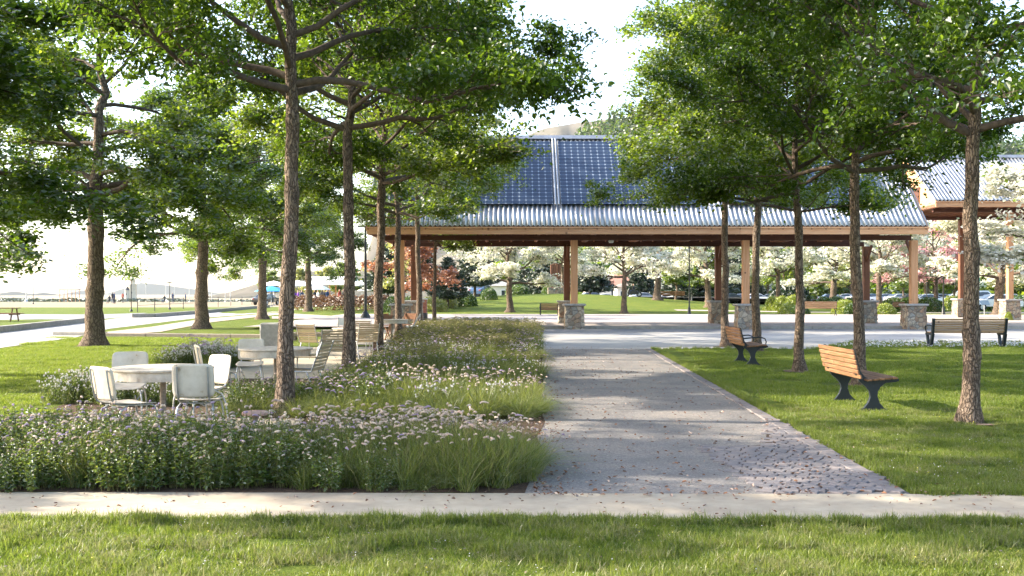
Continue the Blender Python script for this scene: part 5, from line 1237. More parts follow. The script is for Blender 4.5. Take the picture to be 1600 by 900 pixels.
put(c0, False, (-4.25, 16.6, .02), R(190), 'bluish shaded shell chair behind the second round table')
def round_table(label, loc, rad=.56, th=.74):
    e = empty('round_table', loc, .3, label, 'table', 'weathered round tables on the terrace')
    mb = MB(); mb.lathe([(0.001, th - .028), (rad - .01, th - .028), (rad, th - .02), (rad, th - .004), (rad - .006, th), (0.001, th)], 48, smooth=False); mb.build('tabletop', M['table_top'], e)
    mb = MB(); mb.lathe([(rad - .05, th - .13), (rad - .03, th - .13), (rad - .03, th - .029), (rad - .05, th - .029)], 48, smooth=False); mb.build('apron', M['table_top'], e)
    mb = MB(); mb.lathe([(.045, .03), (.036, .06), (.032, th - .06), (.12, th - .03)], 16); mb.build('pedestal', M['grey_wood'], e)
    mb = MB(); mb.lathe([(.26, 0), (.26, .015), (.06, .035)], 28); mb.build('base', M['metal_grey'], e); return e
t1 = round_table('nearest weathered white round table with four shell chairs', (-3.97, 11.65, .02))
build_kids(t1)
copy_tree(t1, (-3.62, 15.7, .02), 1.0, 'second round table, half hidden by the nearest left trunk')
copy_tree(t1, (-3.9, 25.4, .02), 1.7, 'dark edged round table between the slatted armchairs', (1.0, 1.0, .97))
copy_tree(t1, (-3.95, 33.6, .02), .7, 'far round table beside the brown folding chairs', (1.0, 1.0, .97))
def arm_chair():
    e = empty('slatted_armchair', (0, 0, 0), 0, 'x', 'chair', 'slatted aluminium armchairs on the terrace')
    mb = MB()
    for i in range(8): t = i / 7; mb.box((0, -.22 - .13 * t, .46 + .36 * t), (.46, .012, .043), (.34, 0, 0), bev=.003)
    mb.build('backrest', M['slat_tan'], e)
    mb = MB()
    for i in range(8): mb.box((0, -.17 + i * .055, .415 - .0 + .010 * (i - 3) ** 2 * .12), (.46, .045, .012), bev=.003)
    mb.build('seat', M['slat_tan'], e)
    for sx in (-1, 1):
        x = sx * .245
        mb = MB(); mb.tube([(x, -.37, .86), (x, -.20, .42), (x, .24, .42)], .013, 8); mb.build('side_frame', M['metal_grey'], e)
        mb = MB(); mb.tube([(x, .21, .62), (x, .22, .42), (x, .25, 0)], .012, 8); mb.build('leg', M['metal_grey'], e)
        mb = MB(); mb.tube([(x, -.12, .42), (x, -.30, 0)], .012, 8); mb.build('leg', M['metal_grey'], e)
        mb = MB(); mb.box((x, -.03, .635), (.05, .52, .022), bev=.008); mb.build('armrest', M['slat_tan'], e)
    return e
a0 = arm_chair(); build_kids(a0)
put(a0, True, (-3.12, 15.4, .02), R(80), 'tan slatted armchair right of the nearest left trunk, facing the second table')
put(a0, False, (-3.60, 20.6, .02), R(14), 'nearer tan slatted armchair left of the second trunk, back to the camera')
put(a0, False, (-4.72, 24.3, .02), R(-20), 'tan slatted armchair behind the nearer one, with its back to the camera')
put(a0, False, (-3.52, 24.6, .02), R(24), 'tan slatted armchair between the second and third trunks, turned slightly left')
put(a0, False, (-4.05, 27.1, .02), R(175), 'white slatted chair facing the camera behind the dark edged table')
def folding_chair(m1, m2):
    e = empty('folding_chair', (0, 0, 0), 0, 'x', 'chair', 'folding chairs at the far table')
    mb = MB(); mb.box((0, -.26, .74), (.44, .012, .22), (.15, 0, 0), bev=.004); mb.build('backrest', M[m1], e)
    mb = MB(); mb.box((0, 0, .44), (.42, .40, .02), bev=.006); mb.build('seat', M[m1], e)
    for sx in (-1, 1):
        x = sx * .22; mb = MB(); mb.bar((x, -.28, .86), (x, .26, 0), .025, .04); mb.build('leg', M[m2], e)
        mb = MB(); mb.bar((x * .9, -.26, 0), (x * .9, .22, .45), .025, .04); mb.build('leg', M[m2], e)
    return e
f0 = folding_chair('slat_brown', 'slat_brown'); build_kids(f0)
put(f0, True, (-4.32, 34.2, .02), R(35), 'brown folding chair left of the fourth trunk, nearest of the far group')
put(f0, False, (-4.55, 36.3, .02), R(200), 'brown folding chair behind the far round table')
put(f0, False, (-3.75, 36.8, .02), R(160), 'tan brown folding chair right of the fourth trunk')
f1 = folding_chair('white_paint', 'metal_grey'); build_kids(f1)
put(f1, True, (-3.45, 35.5, .02), R(95), 'white folding chair standing right of the fourth trunk')
put(f1, False, (-4.95, 30.4, .02), R(15), 'white folding chair below the tall black pole')
# low timber bench wall and pale block on the terrace, small pink stool
mb = MB(); mb.box((0, 0, .20), (1.3, .38, .14), bev=.02); o = mb.build('low_bench', M['grey_wood'], None, loc=(-6.75, 34.2, .02))
tag(o, 'low weathered timber bench between the nearest left trunk and the slatted armchairs', 'bench')
mb = MB(); mb.box((-.5, 0, .065), (.10, .32, .13)); mb.box((.5, 0, .065), (.10, .32, .13)); mb.build('leg', M['grey_wood'], o)
mb = MB(); mb.box((0, 0, .42), (.5, .5, .84), bev=.03); o = mb.build('planter_block', M['cap_stone'], None, loc=(-6.15, 26.2, .0)); tag(o, 'pale square stone block left of the nearest left trunk', 'planter')
mb = MB(); mb.lathe([(.02, .0), (.30, .0), (.30, .012), (.02, .012)], 24); o = mb.build('planting_tray', M['cap_stone'], None, loc=(-6.15, 26.2, .842)); bpy.data.objects.remove(o)
e = empty('round_stool', (-2.86, 11.4, .0), 0, 'low round pinkish stone stool left of the nearest left trunk', 'stool')
mb = MB(); mb.lathe([(.001, .24), (.13, .24), (.145, .25), (.145, .275), (.13, .285), (.001, .285)], 24); mb.build('seat', M['stool'] if 'stool' in M else flat('stool', (.45, .28, .22), .8), e)
mb = MB(); mb.lathe([(.05, 0), (.035, .05), (.035, .24)], 14); mb.build('pedestal', M['grey_wood'], e)

# ------------------------------------------------------------------ street furniture
def lamp(label, loc, H=4.6, twin=False, s=1.0):
    e = empty('street_lamp', loc, 0, label, 'lamp post', None, s)
    mb = MB(); mb.lathe([(.16, 0), (.16, .10), (.11, .16), (.11, .45), (.07, .55), (.05, .7), (.045, H - .75), (.07, H - .72), (.07, H - .66), (.03, H - .62)], 12); mb.build('pole', M['black'], e)
    mb = MB(); mb.lathe([(.10, H - .62), (.19, H - .25), (.19, H - .23)], 6, smooth=False); mb.build('lantern', M['glass_pale'], e)
    mb = MB(); mb.lathe([(.25, H - .23), (.20, H - .16), (.06, H - .02), (.03, H + .10), (.005, H + .16)], 6, smooth=False); mb.build('lamp_cap', M['black'], e); return e
M['glass_pale'] = flat('glass_pale', (0.5, 0.55, 0.55), 0.2)
lamp('tall black lamp post with lantern left of the rear pavilion post', at(1077, 74), 5.6)
lamp('short black lamp post with a pointed lantern between the pavilions', at(1474, 73, .0), 4.0)
lamp('black lamp post behind the right front pavilion post', at(1448, 104), 7.6)
lamp('thin black lamp post far back on the park lawn', at(1081, 112), 3.4, s=.8)
def pole(label, loc, H, r_=.05, m='black', name='light_pole', arm=True):
    e = empty(name, loc, 0, label, 'light pole'); mb = MB(); mb.tube([(0, 0, -.1), (0, 0, H * .5), (0, 0, H)], [r_, r_ * .85, r_ * .6], 8); mb.build('pole', M[m], e)
    if arm:
        mb = MB(); mb.box((.0, 0, H + .04), (r_ * 9, r_ * 3.5, .08 * max(1, r_ * 8))); mb.build('lamp_head', M[m], e)
    mb = MB(); mb.lathe([(r_ * 3, 0), (r_ * 3, r_ * 2), (r_ * 1.3, r_ * 5)], 10); mb.build('base', M[m], e)
    return e
pole('tall plain black pole standing behind the third trunk of the left beds', at(571, 62), 5.6, .10)
for px, Y, H, lb in [(41, 300, 6.8, 'thin light mast on the plain at the far left'), (52, 150, 3.6, 'small thin post at the near edge of the dry field'), (228, 900, 30, 'thin mast right of the stone tower'), (259, 760, 22, 'mast behind the second lawn tree gap'),
                     (272.5, 900, 46, 'lattice mast with a flat top, tallest one on the plain'), (296, 400, 11, 'short mast left of the second lawn trunk'), (352, 400, 18.5, 'tall light mast between the second and third lawn trunks'), (331, 700, 16, 'thin mast right of the second lawn trunk'),
                     (265, 100, 2.6, 'black post at the edge of the grassy island'), (205, 88, 2.7, 'dark post on the left corner of the grassy island'), (360, 560, 19, 'thin far mast right of the tall light mast')]:
    pole(lb, at(px, Y), H, .045 if Y < 200 else .16 if Y < 500 else .3, 'metal_grey' if Y > 200 else 'black')
e = empty('street_sign', at(1216, 118), 0, 'small green street sign on a thin pole beside the round dark shrub', 'street sign')
mb = MB(); mb.tube([(0, 0, 0), (0, 0, 3.0)], .05, 8); mb.build('pole', M['metal_grey'], e); mb = MB(); mb.box((0, -.06, 2.75), (.55, .03, .42)); mb.build('sign_plate', flat('sign_green', (.06, .42, .34), .5), e)
e = empty('street_sign', at(1527, 110), 0, 'green and white street sign right of the nearest right lawn trunk', 'street sign')
mb = MB(); mb.tube([(0, 0, 0), (0, 0, 3.3)], .05, 8); mb.build('pole', M['metal_grey'], e); mb = MB(); mb.box((0, -.06, 3.1), (.5, .03, .55)); mb.build('sign_plate', MATS['sign_green'], e)
e = empty('litter_bin', at(1217, 92), 0, 'dark round litter bin behind the yellow green hedge', 'litter bin')
mb = MB(); mb.lathe([(.26, 0), (.30, .75)], 16); mb.build('body', M['black'], e); mb = MB(); mb.lathe([(.38, .75), (.40, .82), (.30, .92), (.1, .96)], 16); mb.build('lid', M['black'], e)
e = empty('information_stand', at(1538, 66, .0), 0, 'small blue grey information panel on a post in front of the rear stone pier', 'information panel')
mb = MB(); mb.tube([(0, 0, 0), (0, 0, .9)], .03, 6); mb.build('post', M['metal_grey'], e); mb = MB(); mb.box((0, -.05, .98), (.6, .42, .03), (.7, 0, 0)); mb.build('panel', flat('panel_blue', (.10, .16, .24), .4), e)
# dwarf posts at the bed corner
for i, px in enumerate((730, 745, 766)):
    o = MB().tube([(0, 0, 0), (0, 0, .26)], .018, 6).build('marker_post', M['black'], None, loc=((px - 800) * 46.6 / F, 46.6, .1))
    tag(o, ('left', 'middle', 'right')[i] + ' one of three tiny dark posts at the street edge behind the farthest bed', 'marker post', 'tiny marker posts')
# brick utility box with metal lid
e = empty('utility_box', ((655 - 800) * 57 / F, 57, .1), 0, 'reddish brick and timber utility box with a grey metal lid behind the left trunks', 'utility box')
mb = MB()
for i in range(6): mb.box((0, 0, .40 + .065 + i * .122), (.84, .66, .112), bev=.01)
mb.build('body', M['brick_wood'] if 'brick_wood' in M else surf('brick_wood', [(.3, (.14, .05, .035)), (.7, (.30, .13, .09))], 5, 5, .8, .3, vscale=(1, 1, 4)), e)
mb = MB(); mb.box((0, 0, .20), (.90, .70, .42), bev=.02); mb.build('plinth', M['iron'], e); mb = MB(); mb.box((0, 0, 1.17), (.92, .74, .06), bev=.01); mb.build('lid', M['metal_grey'], e)
# wooden column sculpture
x, y, z = at(868, 112)
e = empty('timber_sculpture', (x, y, z), 0, 'tall dark red timber board column on a low stone plinth', 'sculpture')
mb = MB()
for i in range(4): mb.box((-.42 + i * .28, (i % 2) * .05, 2.0 - abs(i - 1.5) * .05), (.265, .75, 2.7 - abs(i - 1.5) * .10), bev=.01)
mb.build('column', M['timber_brown'], e); mb = MB(); mb.box((0, 0, .30), (1.7, 1.4, .75), bev=.03); mb.build('plinth', M['fieldstone'], e)
# stone walls and picnic table on the left
def low_wall(name, pts, w_, h, m, label, cat='wall', seg=1.2):
    mb = MB(); r_ = random.Random(3)
    for a, b in zip(pts[:-1], pts[1:]):
        a, b = Vector(a), Vector(b); L = (b - a).length; k = max(1, int(L / seg)); an = math.atan2((b - a).y, (b - a).x)
        for i in range(k):
            c = a.lerp(b, (i + .5) / k); z = float(tz(c.x, c.y)); mb.box((c.x, c.y, z + h / 2 - .03), (L / k - .012, w_, h + .06 + r_.uniform(-.006, .006)), (0, 0, an), bev=.012)
    return tag(mb.build(name, M[m]), label, cat)
low_wall('stone_kerb_wall', gpl([(-90, 529), (0, 519.5), (138, 503.5)]), .28, .26, 'kerb', 'low pale stone retaining wall along the lawn island at the far left')
low_wall('stone_kerb_wall', gpl([(86, 524), (165, 524.8)]), .3, .14, 'kerb', 'short pale kerb wall left of the nearest left lawn trunk')
low_wall('stone_kerb_wall', gpl([(165, 525.2), (300, 526.5), (430, 528)]), .34, .12, 'grey_wood', 'low dark edging strip crossing the left lawn')
low_wall('stone_kerb_wall', gpl([(205, 496.5), (240, 496), (310, 490.5), (420, 481)]), .3, .26, 'kerb', 'low kerb wall around the grassy island beyond the road')
tag(low_wall('lawn_island', gpl([(-90, 524), (0, 515), (100, 506)]), 1.0, .03, 'ground', 'x'), kind='structure'); o = bpy.data.objects['lawn_island']; bpy.data.objects.remove(o)
e = empty('picnic_table', (*gp(2, 502), 0), R(6), 'brown wooden picnic table with attached benches at the far left edge', 'picnic table', None, 1.0)
s_ = 1.0
mb = MB()
for i in range(5): mb.box((0, -.32 + i * .16, .745), (1.9, .145, .04), bev=.008)
mb.build('tabletop', M['slat_brown'], e)
for sy in (-1, 1):
    mb = MB(); mb.box((0, sy * .72, .44), (1.9, .27, .04), bev=.008); mb.build('bench_seat', M['slat_brown'], e)
for sx in (-.72, .72):
    mb = MB(); mb.bar((sx, -.30, .72), (sx, -.62, 0), .05, .09); mb.bar((sx, .30, .72), (sx, .62, 0), .05, .09); mb.box((sx, 0, .40), (.05, 1.6, .09)); mb.build('leg', M['slat_brown'], e)

# ------------------------------------------------------------------ hedges and shrubs
def blob_mesh(seed, n, size, matn, flat_=False):
    rg = np.random.default_rng(seed); u = unit(rg.normal(size=(n, 3))); u[:, 2] = np.abs(u[:, 2]); k = 14; cc = unit(rg.normal(size=(k, 3))); cc[:, 2] = np.abs(cc[:, 2])
    r_ = .86 + .14 * np.max(u @ cc.T, 1) ** 6 + rg.normal(size=n) * .05; r_ *= rg.uniform(.75, 1, n) ** .3; C = u * r_[:, None]; C[:, 2] *= 1.0
    inn = rg.random(n) < .2; C[inn] *= .8
    return card_mesh('foliage', rg, C, size, M[matn], 'diamond', .3, .7, .4)
SH = {k: blob_mesh(i, 3200, .10, k) for i, k in enumerate(('hedge', 'hedge_yellow', 'leaf_pale', 'needle'))}
def shrub(px, Y, w_, h, label, m='hedge', d=None, group='clipped shrubs in the park behind the pavilion'):
    o = link('shrub', SH[m], None, loc=at(px, Y, -.05), rz=px * .7, scale=(w_ / 2, (d or w_) / 2, h)); return tag(o, label, 'shrub', group)
for a in [(1207, 84, 1.5, 1.25, 'yellow green clipped shrub at the left end of the hedge row', 'hedge_yellow'), (1222, 83, 1.6, 1.3, 'second yellow green shrub from the left of the hedge row', 'hedge_yellow'),
          (1240, 82, 1.7, 1.4, 'third yellow green shrub in the hedge row, close to the rear bench', 'hedge_yellow'), (1232, 74, 1.6, .95, 'low yellow green shrub in front of the hedge row', 'hedge_yellow'), (1250, 73, 1.5, .9, 'low green shrub at the left end of the orange brown bench', 'hedge'),
          (1234, 118, 5.2, 3.0, 'large round dark shrub beside the small green sign', 'needle'), (1322, 76, 2.2, 1.15, 'green shrub right of the orange brown bench', 'hedge_yellow'), (1340, 75, 2.2, 1.1, 'green shrub left of the brown rear pier', 'hedge'),
          (1288, 96, 2.2, 1.2, 'round green shrub behind the orange brown bench, left one', 'hedge'), (1308, 97, 2.4, 1.25, 'round green shrub behind the orange brown bench, middle one', 'hedge'), (1328, 98, 2.4, 1.2, 'round green shrub behind the orange brown bench, right one', 'hedge'),
          (1384, 76, 1.6, .9, 'small bright shrub right of the brown rear pier', 'hedge_yellow'), (1398, 88, 3.0, 1.25, 'wide green shrub left of the right front pavilion post', 'hedge'), (1425, 87, 3.0, 1.3, 'wide green shrub directly behind the right front pavilion post', 'hedge'),
          (1452, 86, 2.8, 1.3, 'dark green shrub right of the right front pavilion post', 'hedge'), (1486, 92, 2.0, 1.4, 'round yellow green shrub right of the short lamp post', 'hedge_yellow'), (1500, 91, 2.2, 1.5, 'green shrub left of the nearest right lawn trunk', 'hedge'),
          (1530, 94, 2.6, 1.2, 'dark clipped shrub behind the rear stone pier', 'hedge'), (1590, 100, 4.0, 1.5, 'green shrub at the right edge behind the stone pier', 'hedge'), (806, 128, 2.8, 1.9, 'rounded green shrub on the mound behind the leaning trunk', 'hedge'),
          (812, 112, 2.4, 1.1, 'low clipped green shrub on the mound below the rounded one', 'hedge'), (860, 128, 2.4, 1.6, 'green shrub left of the timber column', 'hedge'), (727, 88, 2.2, 1.3, 'grey green round shrub on the slope below the blue green pine', 'hedge'),
          (708, 88, 2.0, 1.5, 'pale round ornamental grass mound behind the left trunks', 'leaf_pale'), (693, 86, 2.6, 1.2, 'pale ornamental grass mound right of the slim reddish trunk', 'leaf_pale'), (764, 98, 1.8, 1.2, 'small dark shrub at the foot of the mound', 'hedge'),
          (641, 66, 1.9, .62, 'low dwarf hedge left of the brick utility box', 'hedge'), (624, 66, 1.7, .62, 'low dwarf hedge behind the fourth left trunk', 'hedge'), (640, 80, 2.2, 1.3, 'blue green shrub above the dwarf hedge', 'hedge'), (614, 80, 1.8, 1.3, 'blue green shrub left of the fourth left trunk', 'hedge'),
          (677, 80, 2.4, 1.3, 'straw coloured shrub behind the brick utility box', 'leaf_pale')]:
    shrub(*a[:5], m=a[5])
# small trained plant at the second pavilion pier
o = link('shrub', SH['hedge_yellow'], None, loc=(27.6, 56.9, .1), scale=(.22, .2, .45)); tag(o, 'tiny yellow green plant at the foot of the right stone pier', 'shrub')
rg = np.random.default_rng(6); n = 9000; t = rg.uniform(0, 1, n); a = rg.uniform(0, PI, n); hx0, hx1 = (455 - 800) * 90 / F, (606 - 800) * 84 / F
C = np.stack([hx0 + (hx1 - hx0) * t, 90 - 6 * t + np.cos(a) * .75, (np.sin(a) ** .55) * (1.28 + .08 * np.sin(t * 60))], 1) + rg.normal(size=(n, 3)) * .06
tag(link('hedge', card_mesh('hedge', rg, C, .15, M['hedge_red'], 'diamond', .3, .7, .4)), 'long reddish brown clipped hedge in front of the parasols', 'hedge')

# ------------------------------------------------------------------ far structures
def parasol(label, loc, m, H=2.7, r_=1.7):
    e = empty('parasol', loc, 0, label, 'parasol', 'parasols beyond the reddish hedge')
    mb = MB(); mb.lathe([(.25, 0), (.25, .08), (.04, .1), (.035, H)], 10); mb.build('pole', M['metal_grey'], e)
    mb = MB(); mb.lathe([(r_, H - .65), (r_ * .98, H - .58), (r_ * .5, H - .22), (.03, H + .02)], 8, smooth=False); mb.build('canopy', M[m], e); return e
parasol('cream parasol between the nearest left trunk and the pale lawn trunk', at(465, 112), 'canvas_white', 2.9, 2.0)
parasol('blue parasol left of the nearest left trunk', at(424, 122), 'canvas_blue', 2.4, 2.0)
parasol('white parasol behind the blue one', at(428, 135), 'canvas_white', 3.2, 2.0)
parasol('cream parasol just right of the pale lawn trunk', at(496, 116), 'canvas_white', 2.5, 1.5)
parasol('white parasol between the second trunk and the black pole', at(566, 118), 'canvas_white', 2.8, 1.8)
parasol('white parasol far left of the third left trunk', at(580, 128), 'canvas_white', 2.3, 1.7)
def shelter(label, loc, Lx, Ly, H, m, pitch=.5, nx=3):
    e = empty('open_shelter', loc, 0, label, 'shelter')
    mb = MB(); mb.prism([(-Ly / 2, H), (0, H + pitch), (Ly / 2, H), (Ly / 2, H - .12), (-Ly / 2, H - .12)], Lx, 'yz', (0, 0, 0)); mb.build('roof', M[m], e)
    for i in range(nx):
        for sy in (-1, 1):
            mb = MB(); mb.box((-Lx / 2 + .6 + (Lx - 1.2) * i / (nx - 1), sy * (Ly / 2 - .4), (H - .12) / 2), (.16, .16, H - .12)); mb.build('post', M['timber_post' if m != 'metal_grey' else 'metal_grey'], e)
    return e
shelter('white roofed open shelter with people under it behind the reddish hedge', at(520, 122), 5.6, 5, 2.55, 'canvas_white', .9)
shelter('thin flat roofed shelter standing in the dry field at the far left', at(109, 340), 6.4, 4, 4.2, 'grey_wood', .25)
x, y, z = at(205, 800)
e = empty('stone_tower', (x, y, z), 0, 'pale round stone tower with a lantern turret on the plain at the left', 'tower')
k = .5 * 1.0
mb = MB(); mb.lathe([(3.9, 0), (3.4, 6), (2.9, 15.5), (3.1, 15.7), (3.1, 16.4)], 20, (1.0, 0, 0)); body = mb.build('body', M['tower_stone'], e)
mb = MB(); mb.lathe([(2.5, 0), (2.3, 9), (2.1, 11.2), (2.3, 11.5), (.1, 13.6)], 16, (-2.4, -1.5, 0)); mb.build('stair_turret', M['tower_stone'], e)
mb = MB(); mb.lathe([(2.0, 16.4), (2.0, 19.2), (2.3, 19.4), (.1, 22.4)], 12, (1.0, 0, 0)); mb.build('lantern_room', M['tower_stone'], e)
mb = MB(); mb.box((.2, -3.9, 1.6), (1.6, .5, 3.0)); mb.build('door', M['iron'], e)
mb = MB(); mb.box((1.4, -3.2, 9.5), (.7, .5, 1.6)); mb.build('window', M['iron'], e); mb = MB(); mb.box((-2.4, -3.75, 8.4), (.6, .4, 1.3)); mb.build('window', M['iron'], e)
mb = MB(); mb.lathe([(2.35, 11.2), (.05, 14.2)], 16, (-2.4, -1.5, .35)); mb.build('turret_roof', M['iron'], e)
low_wall('plain_wall', [(at(150, 800)[0], 800), (at(290, 800)[0], 800)], 1.2, 2.2, 'cap_stone', 'long low wall at the foot of the stone tower', seg=12)
# distant tiny items in the field and along its road
for i, (px, Y) in enumerate([(0, 172), (15, 172), (30, 172), (44, 165), (60, 165), (73, 160), (133, 160)]):
    o = MB().box((0, 0, .28), (.62, .5, .6), bev=.08).build('boulder', M['cap_stone'], None, loc=at(px, Y)); bpy.data.objects.remove(o)

def house(label, loc, w_, d, h, roof_m, rh=1.6, over=.5, hip=True, wallm='plaster', wins=3, rz=0):
    e = empty('house', loc, rz, label, 'house'); mb = MB(); mb.box((0, 0, h / 2), (w_, d, h)); wl = mb.build('wall', M[wallm], e)
    a, b = w_ / 2 + over, d / 2 + over; mb = MB(); q = max(0.3, a - b) if hip else a
    mb.add([(-a, -b, h), (a, -b, h), (a, b, h), (-a, b, h), (-q, 0, h + rh), (q, 0, h + rh)], [(0, 1, 5, 4), (2, 3, 4, 5), (1, 2, 5), (3, 0, 4), (3, 2, 1, 0)]); mb.build('roof', M[roof_m], e)
    for i in range(wins):
        x = -w_ / 2 + w_ * (i + .5) / wins; mb = MB(); mb.box((x, -d / 2 - .03, h * .55), (w_ / wins * .45, .08, h * .42)); fr = mb.build('window', M['white_paint'], e)
        mb = MB(); mb.box((x, -d / 2 - .08, h * .55), (w_ / wins * .45 - .16, .05, h * .42 - .16)); mb.build('pane', M['glass'], fr)
    mb = MB(); mb.box((w_ * .36, -d / 2 - .03, 1.05), (1.0, .08, 2.1)); mb.build('door', M['timber_brown'], e); return e
house('white house with a reddish tiled hip roof between the blossoming trunks', at(958, 185), 10.5, 8, 3.0, 'roof_tile', 2.0, .7)
house('small pinkish building with grey wall right of the white house', at(985, 170), 5.0, 6, 2.6, 'grey_wood', 1.0)
house('low pale house on the slope behind the slim reddish trunk', at(722, 170), 7.5, 7, 2.4, 'cap_stone', 1.4)
house('low grey roofed house behind the blue green pine', at(768, 190), 7.0, 7, 3.0, 'cap_stone', 2.2)
house('long white building behind the parking lot in the centre', at(1120, 205), 24, 8, 4.2, 'cap_stone', .8, wins=8)
house('long low white building behind the parked cars at the right', at(1330, 230), 46, 8, 3.6, 'cap_stone', .8, wins=14)
house('white building beyond the parked cars at the right edge', at(1560, 235), 30, 8, 3.6, 'cap_stone', .8, wins=10)

# ------------------------------------------------------------------ parking lot and cars
def gp_y(Y, a, b): return [((a - 800) * Y / F, Y), ((b - 800) * Y / F, Y)]
strip('parking_lot', [((930 - 800) * 128 / F, 128), ((930 - 800) * 190 / F, 190)], [((1900 - 800) * 128 / F, 128), ((1900 - 800) * 190 / F, 190)], M['street'], .02, sub=14)
strip('park_road', [at(760, 104)[:2], at(790, 118)[:2], at(930, 132)[:2]], [at(700, 86)[:2], at(740, 98)[:2], at(700, 122)[:2]], M['street'], .04) if False else None
strip('park_path', [(26, 104), (34, 86), (48, 76)], [(28, 106), (36.5, 87), (50, 77.5)], M['plaza'], .03)
strip('park_path', [(-12, 77.5), (30, 78.5), (80, 80)], [(-12, 78.5), (30, 79.6), (80, 81.4)], M['plaza'], .03) if False else None
strip('park_path', [(13, 80.5), (30, 79.5), (80, 78.5)], [(13, 82.4), (30, 81.6), (80, 81)], M['plaza'], .03)
def car(matk, van=False):
    e = empty('parked_car', (0, 0, 0), 0, 'x', 'car', 'cars in the parking lot behind the park')
    if van: prof = [(-2.3, .35), (-2.32, 1.0), (-2.2, 1.75), (-2.0, 1.86), (1.0, 1.86), (1.55, 1.25), (2.2, 1.08), (2.32, .8), (2.3, .35)]
    else: prof = [(-2.25, .38), (-2.28, .75), (-2.15, .98), (-1.55, 1.05), (-1.0, 1.40), (-.2, 1.48), (.45, 1.42), (1.15, 1.0), (1.95, .90), (2.25, .72), (2.28, .38)]
    n = len(prof); V = []; Fc = []; secs = [(-.86, .86), (-.80, 1.0), (.80, 1.0), (.86, .86)]
    for (yy, s) in [(-.88, 0), (-.80, 1), (.80, 1), (.88, 0)]:
        for (x, z) in prof:
            up = max(0, z - .95); y2 = yy * (1 - .22 * up) if True else yy; V.append((x * (1 if s else .985), y2, z if s else .38 + (z - .38) * .965))
    for k_ in range(3):
        for i in range(n): j = (i + 1) % n; Fc.append((k_ * n + i, k_ * n + j, (k_ + 1) * n + j, (k_ + 1) * n + i))
    Fc += [tuple(range(n)), tuple(reversed(range(3 * n, 4 * n)))]
    mb = MB(); mb.add(V, Fc); bd = mb.build('body', M['car_' + matk], e)
    mb = MB()
    gl = [(-1.45, 1.06), (-.95, 1.36), (-.2, 1.42), (.42, 1.37), (1.0, 1.03)] if not van else [(-1.9, 1.15), (-1.9, 1.68), (.9, 1.7), (1.4, 1.25)]
    for sy in (-1, 1):
        vs = [(x, sy * (.895 * (1 - .22 * (z - .95)) + .004), z) for x, z in gl]; mb.add(vs, [tuple(range(len(gl)))] if sy < 0 else [tuple(reversed(range(len(gl))))])
    if not van:
        for a, b in (((-1.5, 1.085), (-1.02, 1.41)), ((.50, 1.42), (1.12, 1.04))):
            mb.add([(a[0], -.68, a[1] + .01), (a[0], .68, a[1] + .01), (b[0], .64, b[1] + .01), (b[0], -.64, b[1] + .01)], [(0, 1, 2, 3)])
    mb.build('windows', M['glass'], bd)
    for x in (-1.4, 1.42):
        for y in (-.82, .82):
            mb = MB(); m_ = Euler((PI / 2, 0, 0)).to_matrix(); c = []
            mb.tube([(x, y - .1, .33), (x, y + .1, .33)], .33, 16); w_ = mb.build('wheel', M['tyre'], e)
            mb = MB(); sg = 1 if y > 0 else -1; mb.tube([(x, y + sg * .10, .33), (x, y + sg * .115, .33)], .2, 12); mb.build('rim', M['metal_grey'], w_)
    for y in (-.6, .6):
        mb = MB(); mb.box((2.24, y, .72), (.08, .34, .13), bev=.02); mb.build('headlight', M['glass_pale'], e)
        mb = MB(); mb.box((-2.25, y * 1.1, .80), (.07, .24, .16), bev=.02); mb.build('tail_light', M['tail'] if 'tail' in M else M['car_red'], e)
    return e
CP = {k: car(k) for k in ('white', 'silver', 'black', 'blue')}; CP['van'] = car('white', True)
used = set()
for k_, px, Y, rz, lb in [
    ('white', 1452, 112, 0, 'white saloon parked side-on right of the right front pavilion post'), ('white', 1553, 92, PI, 'small white car seen past the massive blossoming trunk'),
    ('van', 1527, 120, 0, 'white van behind the nearest right lawn trunk'), ('black', 1425, 150, .2, 'dark car left of the right front pavilion post'),
    ('silver', 1405, 158, .3, 'silver car in the lot left of the dark one'), ('silver', 1386, 165, 0, 'silver car behind the wide forked blossoming tree'),
    ('blue', 1364, 170, .1, 'blue car seen left of the forked blossoming trunk'), ('white', 1345, 160, .2, 'white car in the lot right of the blossoming trunk pair'),
    ('silver', 1322, 168, .1, 'silver car behind the round green shrubs'), ('black', 1300, 172, 0, 'dark car between the forked trunks'),
    ('silver', 1205, 150, .1, 'silver car left of the small green street sign'), ('white', 1182, 142, 0, 'white car right of the front timber post'),
    ('white', 1160, 150, .1, 'white car left of the front timber post'), ('black', 1142, 140, 0, 'dark car just right of the rear pavilion post'),
    ('silver', 1100, 150, .1, 'silver car left of the rear pavilion post'), ('white', 1065, 155, 0, 'white car right of the compact oval tree'),
    ('white', 1045, 165, .1, 'white car behind the compact oval tree'), ('silver', 1005, 150, .2, 'silver car right of the motorcycle'),
    ('black', 925, 152, .2, 'dark car under the broad dark conifer'), ('blue', 753, 125, 1.2, 'blue car on the road below the blue green pine'),
    ('white', 947, 168, .1, 'white car in front of the white house'), ('silver', 1470, 150, .1, 'silver car behind the short lamp post'),
    ('white', 1495, 160, 0, 'white car far behind the short lamp post'), ('silver', 1580, 150, 0, 'silver car at the right edge of the lot'),
    ('white', 1540, 165, .1, 'white car far behind the white van'), ('black', 416, 135, 1.3, 'dark car by the blue parasol')]:
    c = CP[k_]; L_ = at(px, Y, .03)
    if k_ in used: copy_tree(c, L_, rz, lb)
    else: c.location = L_; c.rotation_euler = (0, 0, rz); c['label'] = lb; used.add(k_)

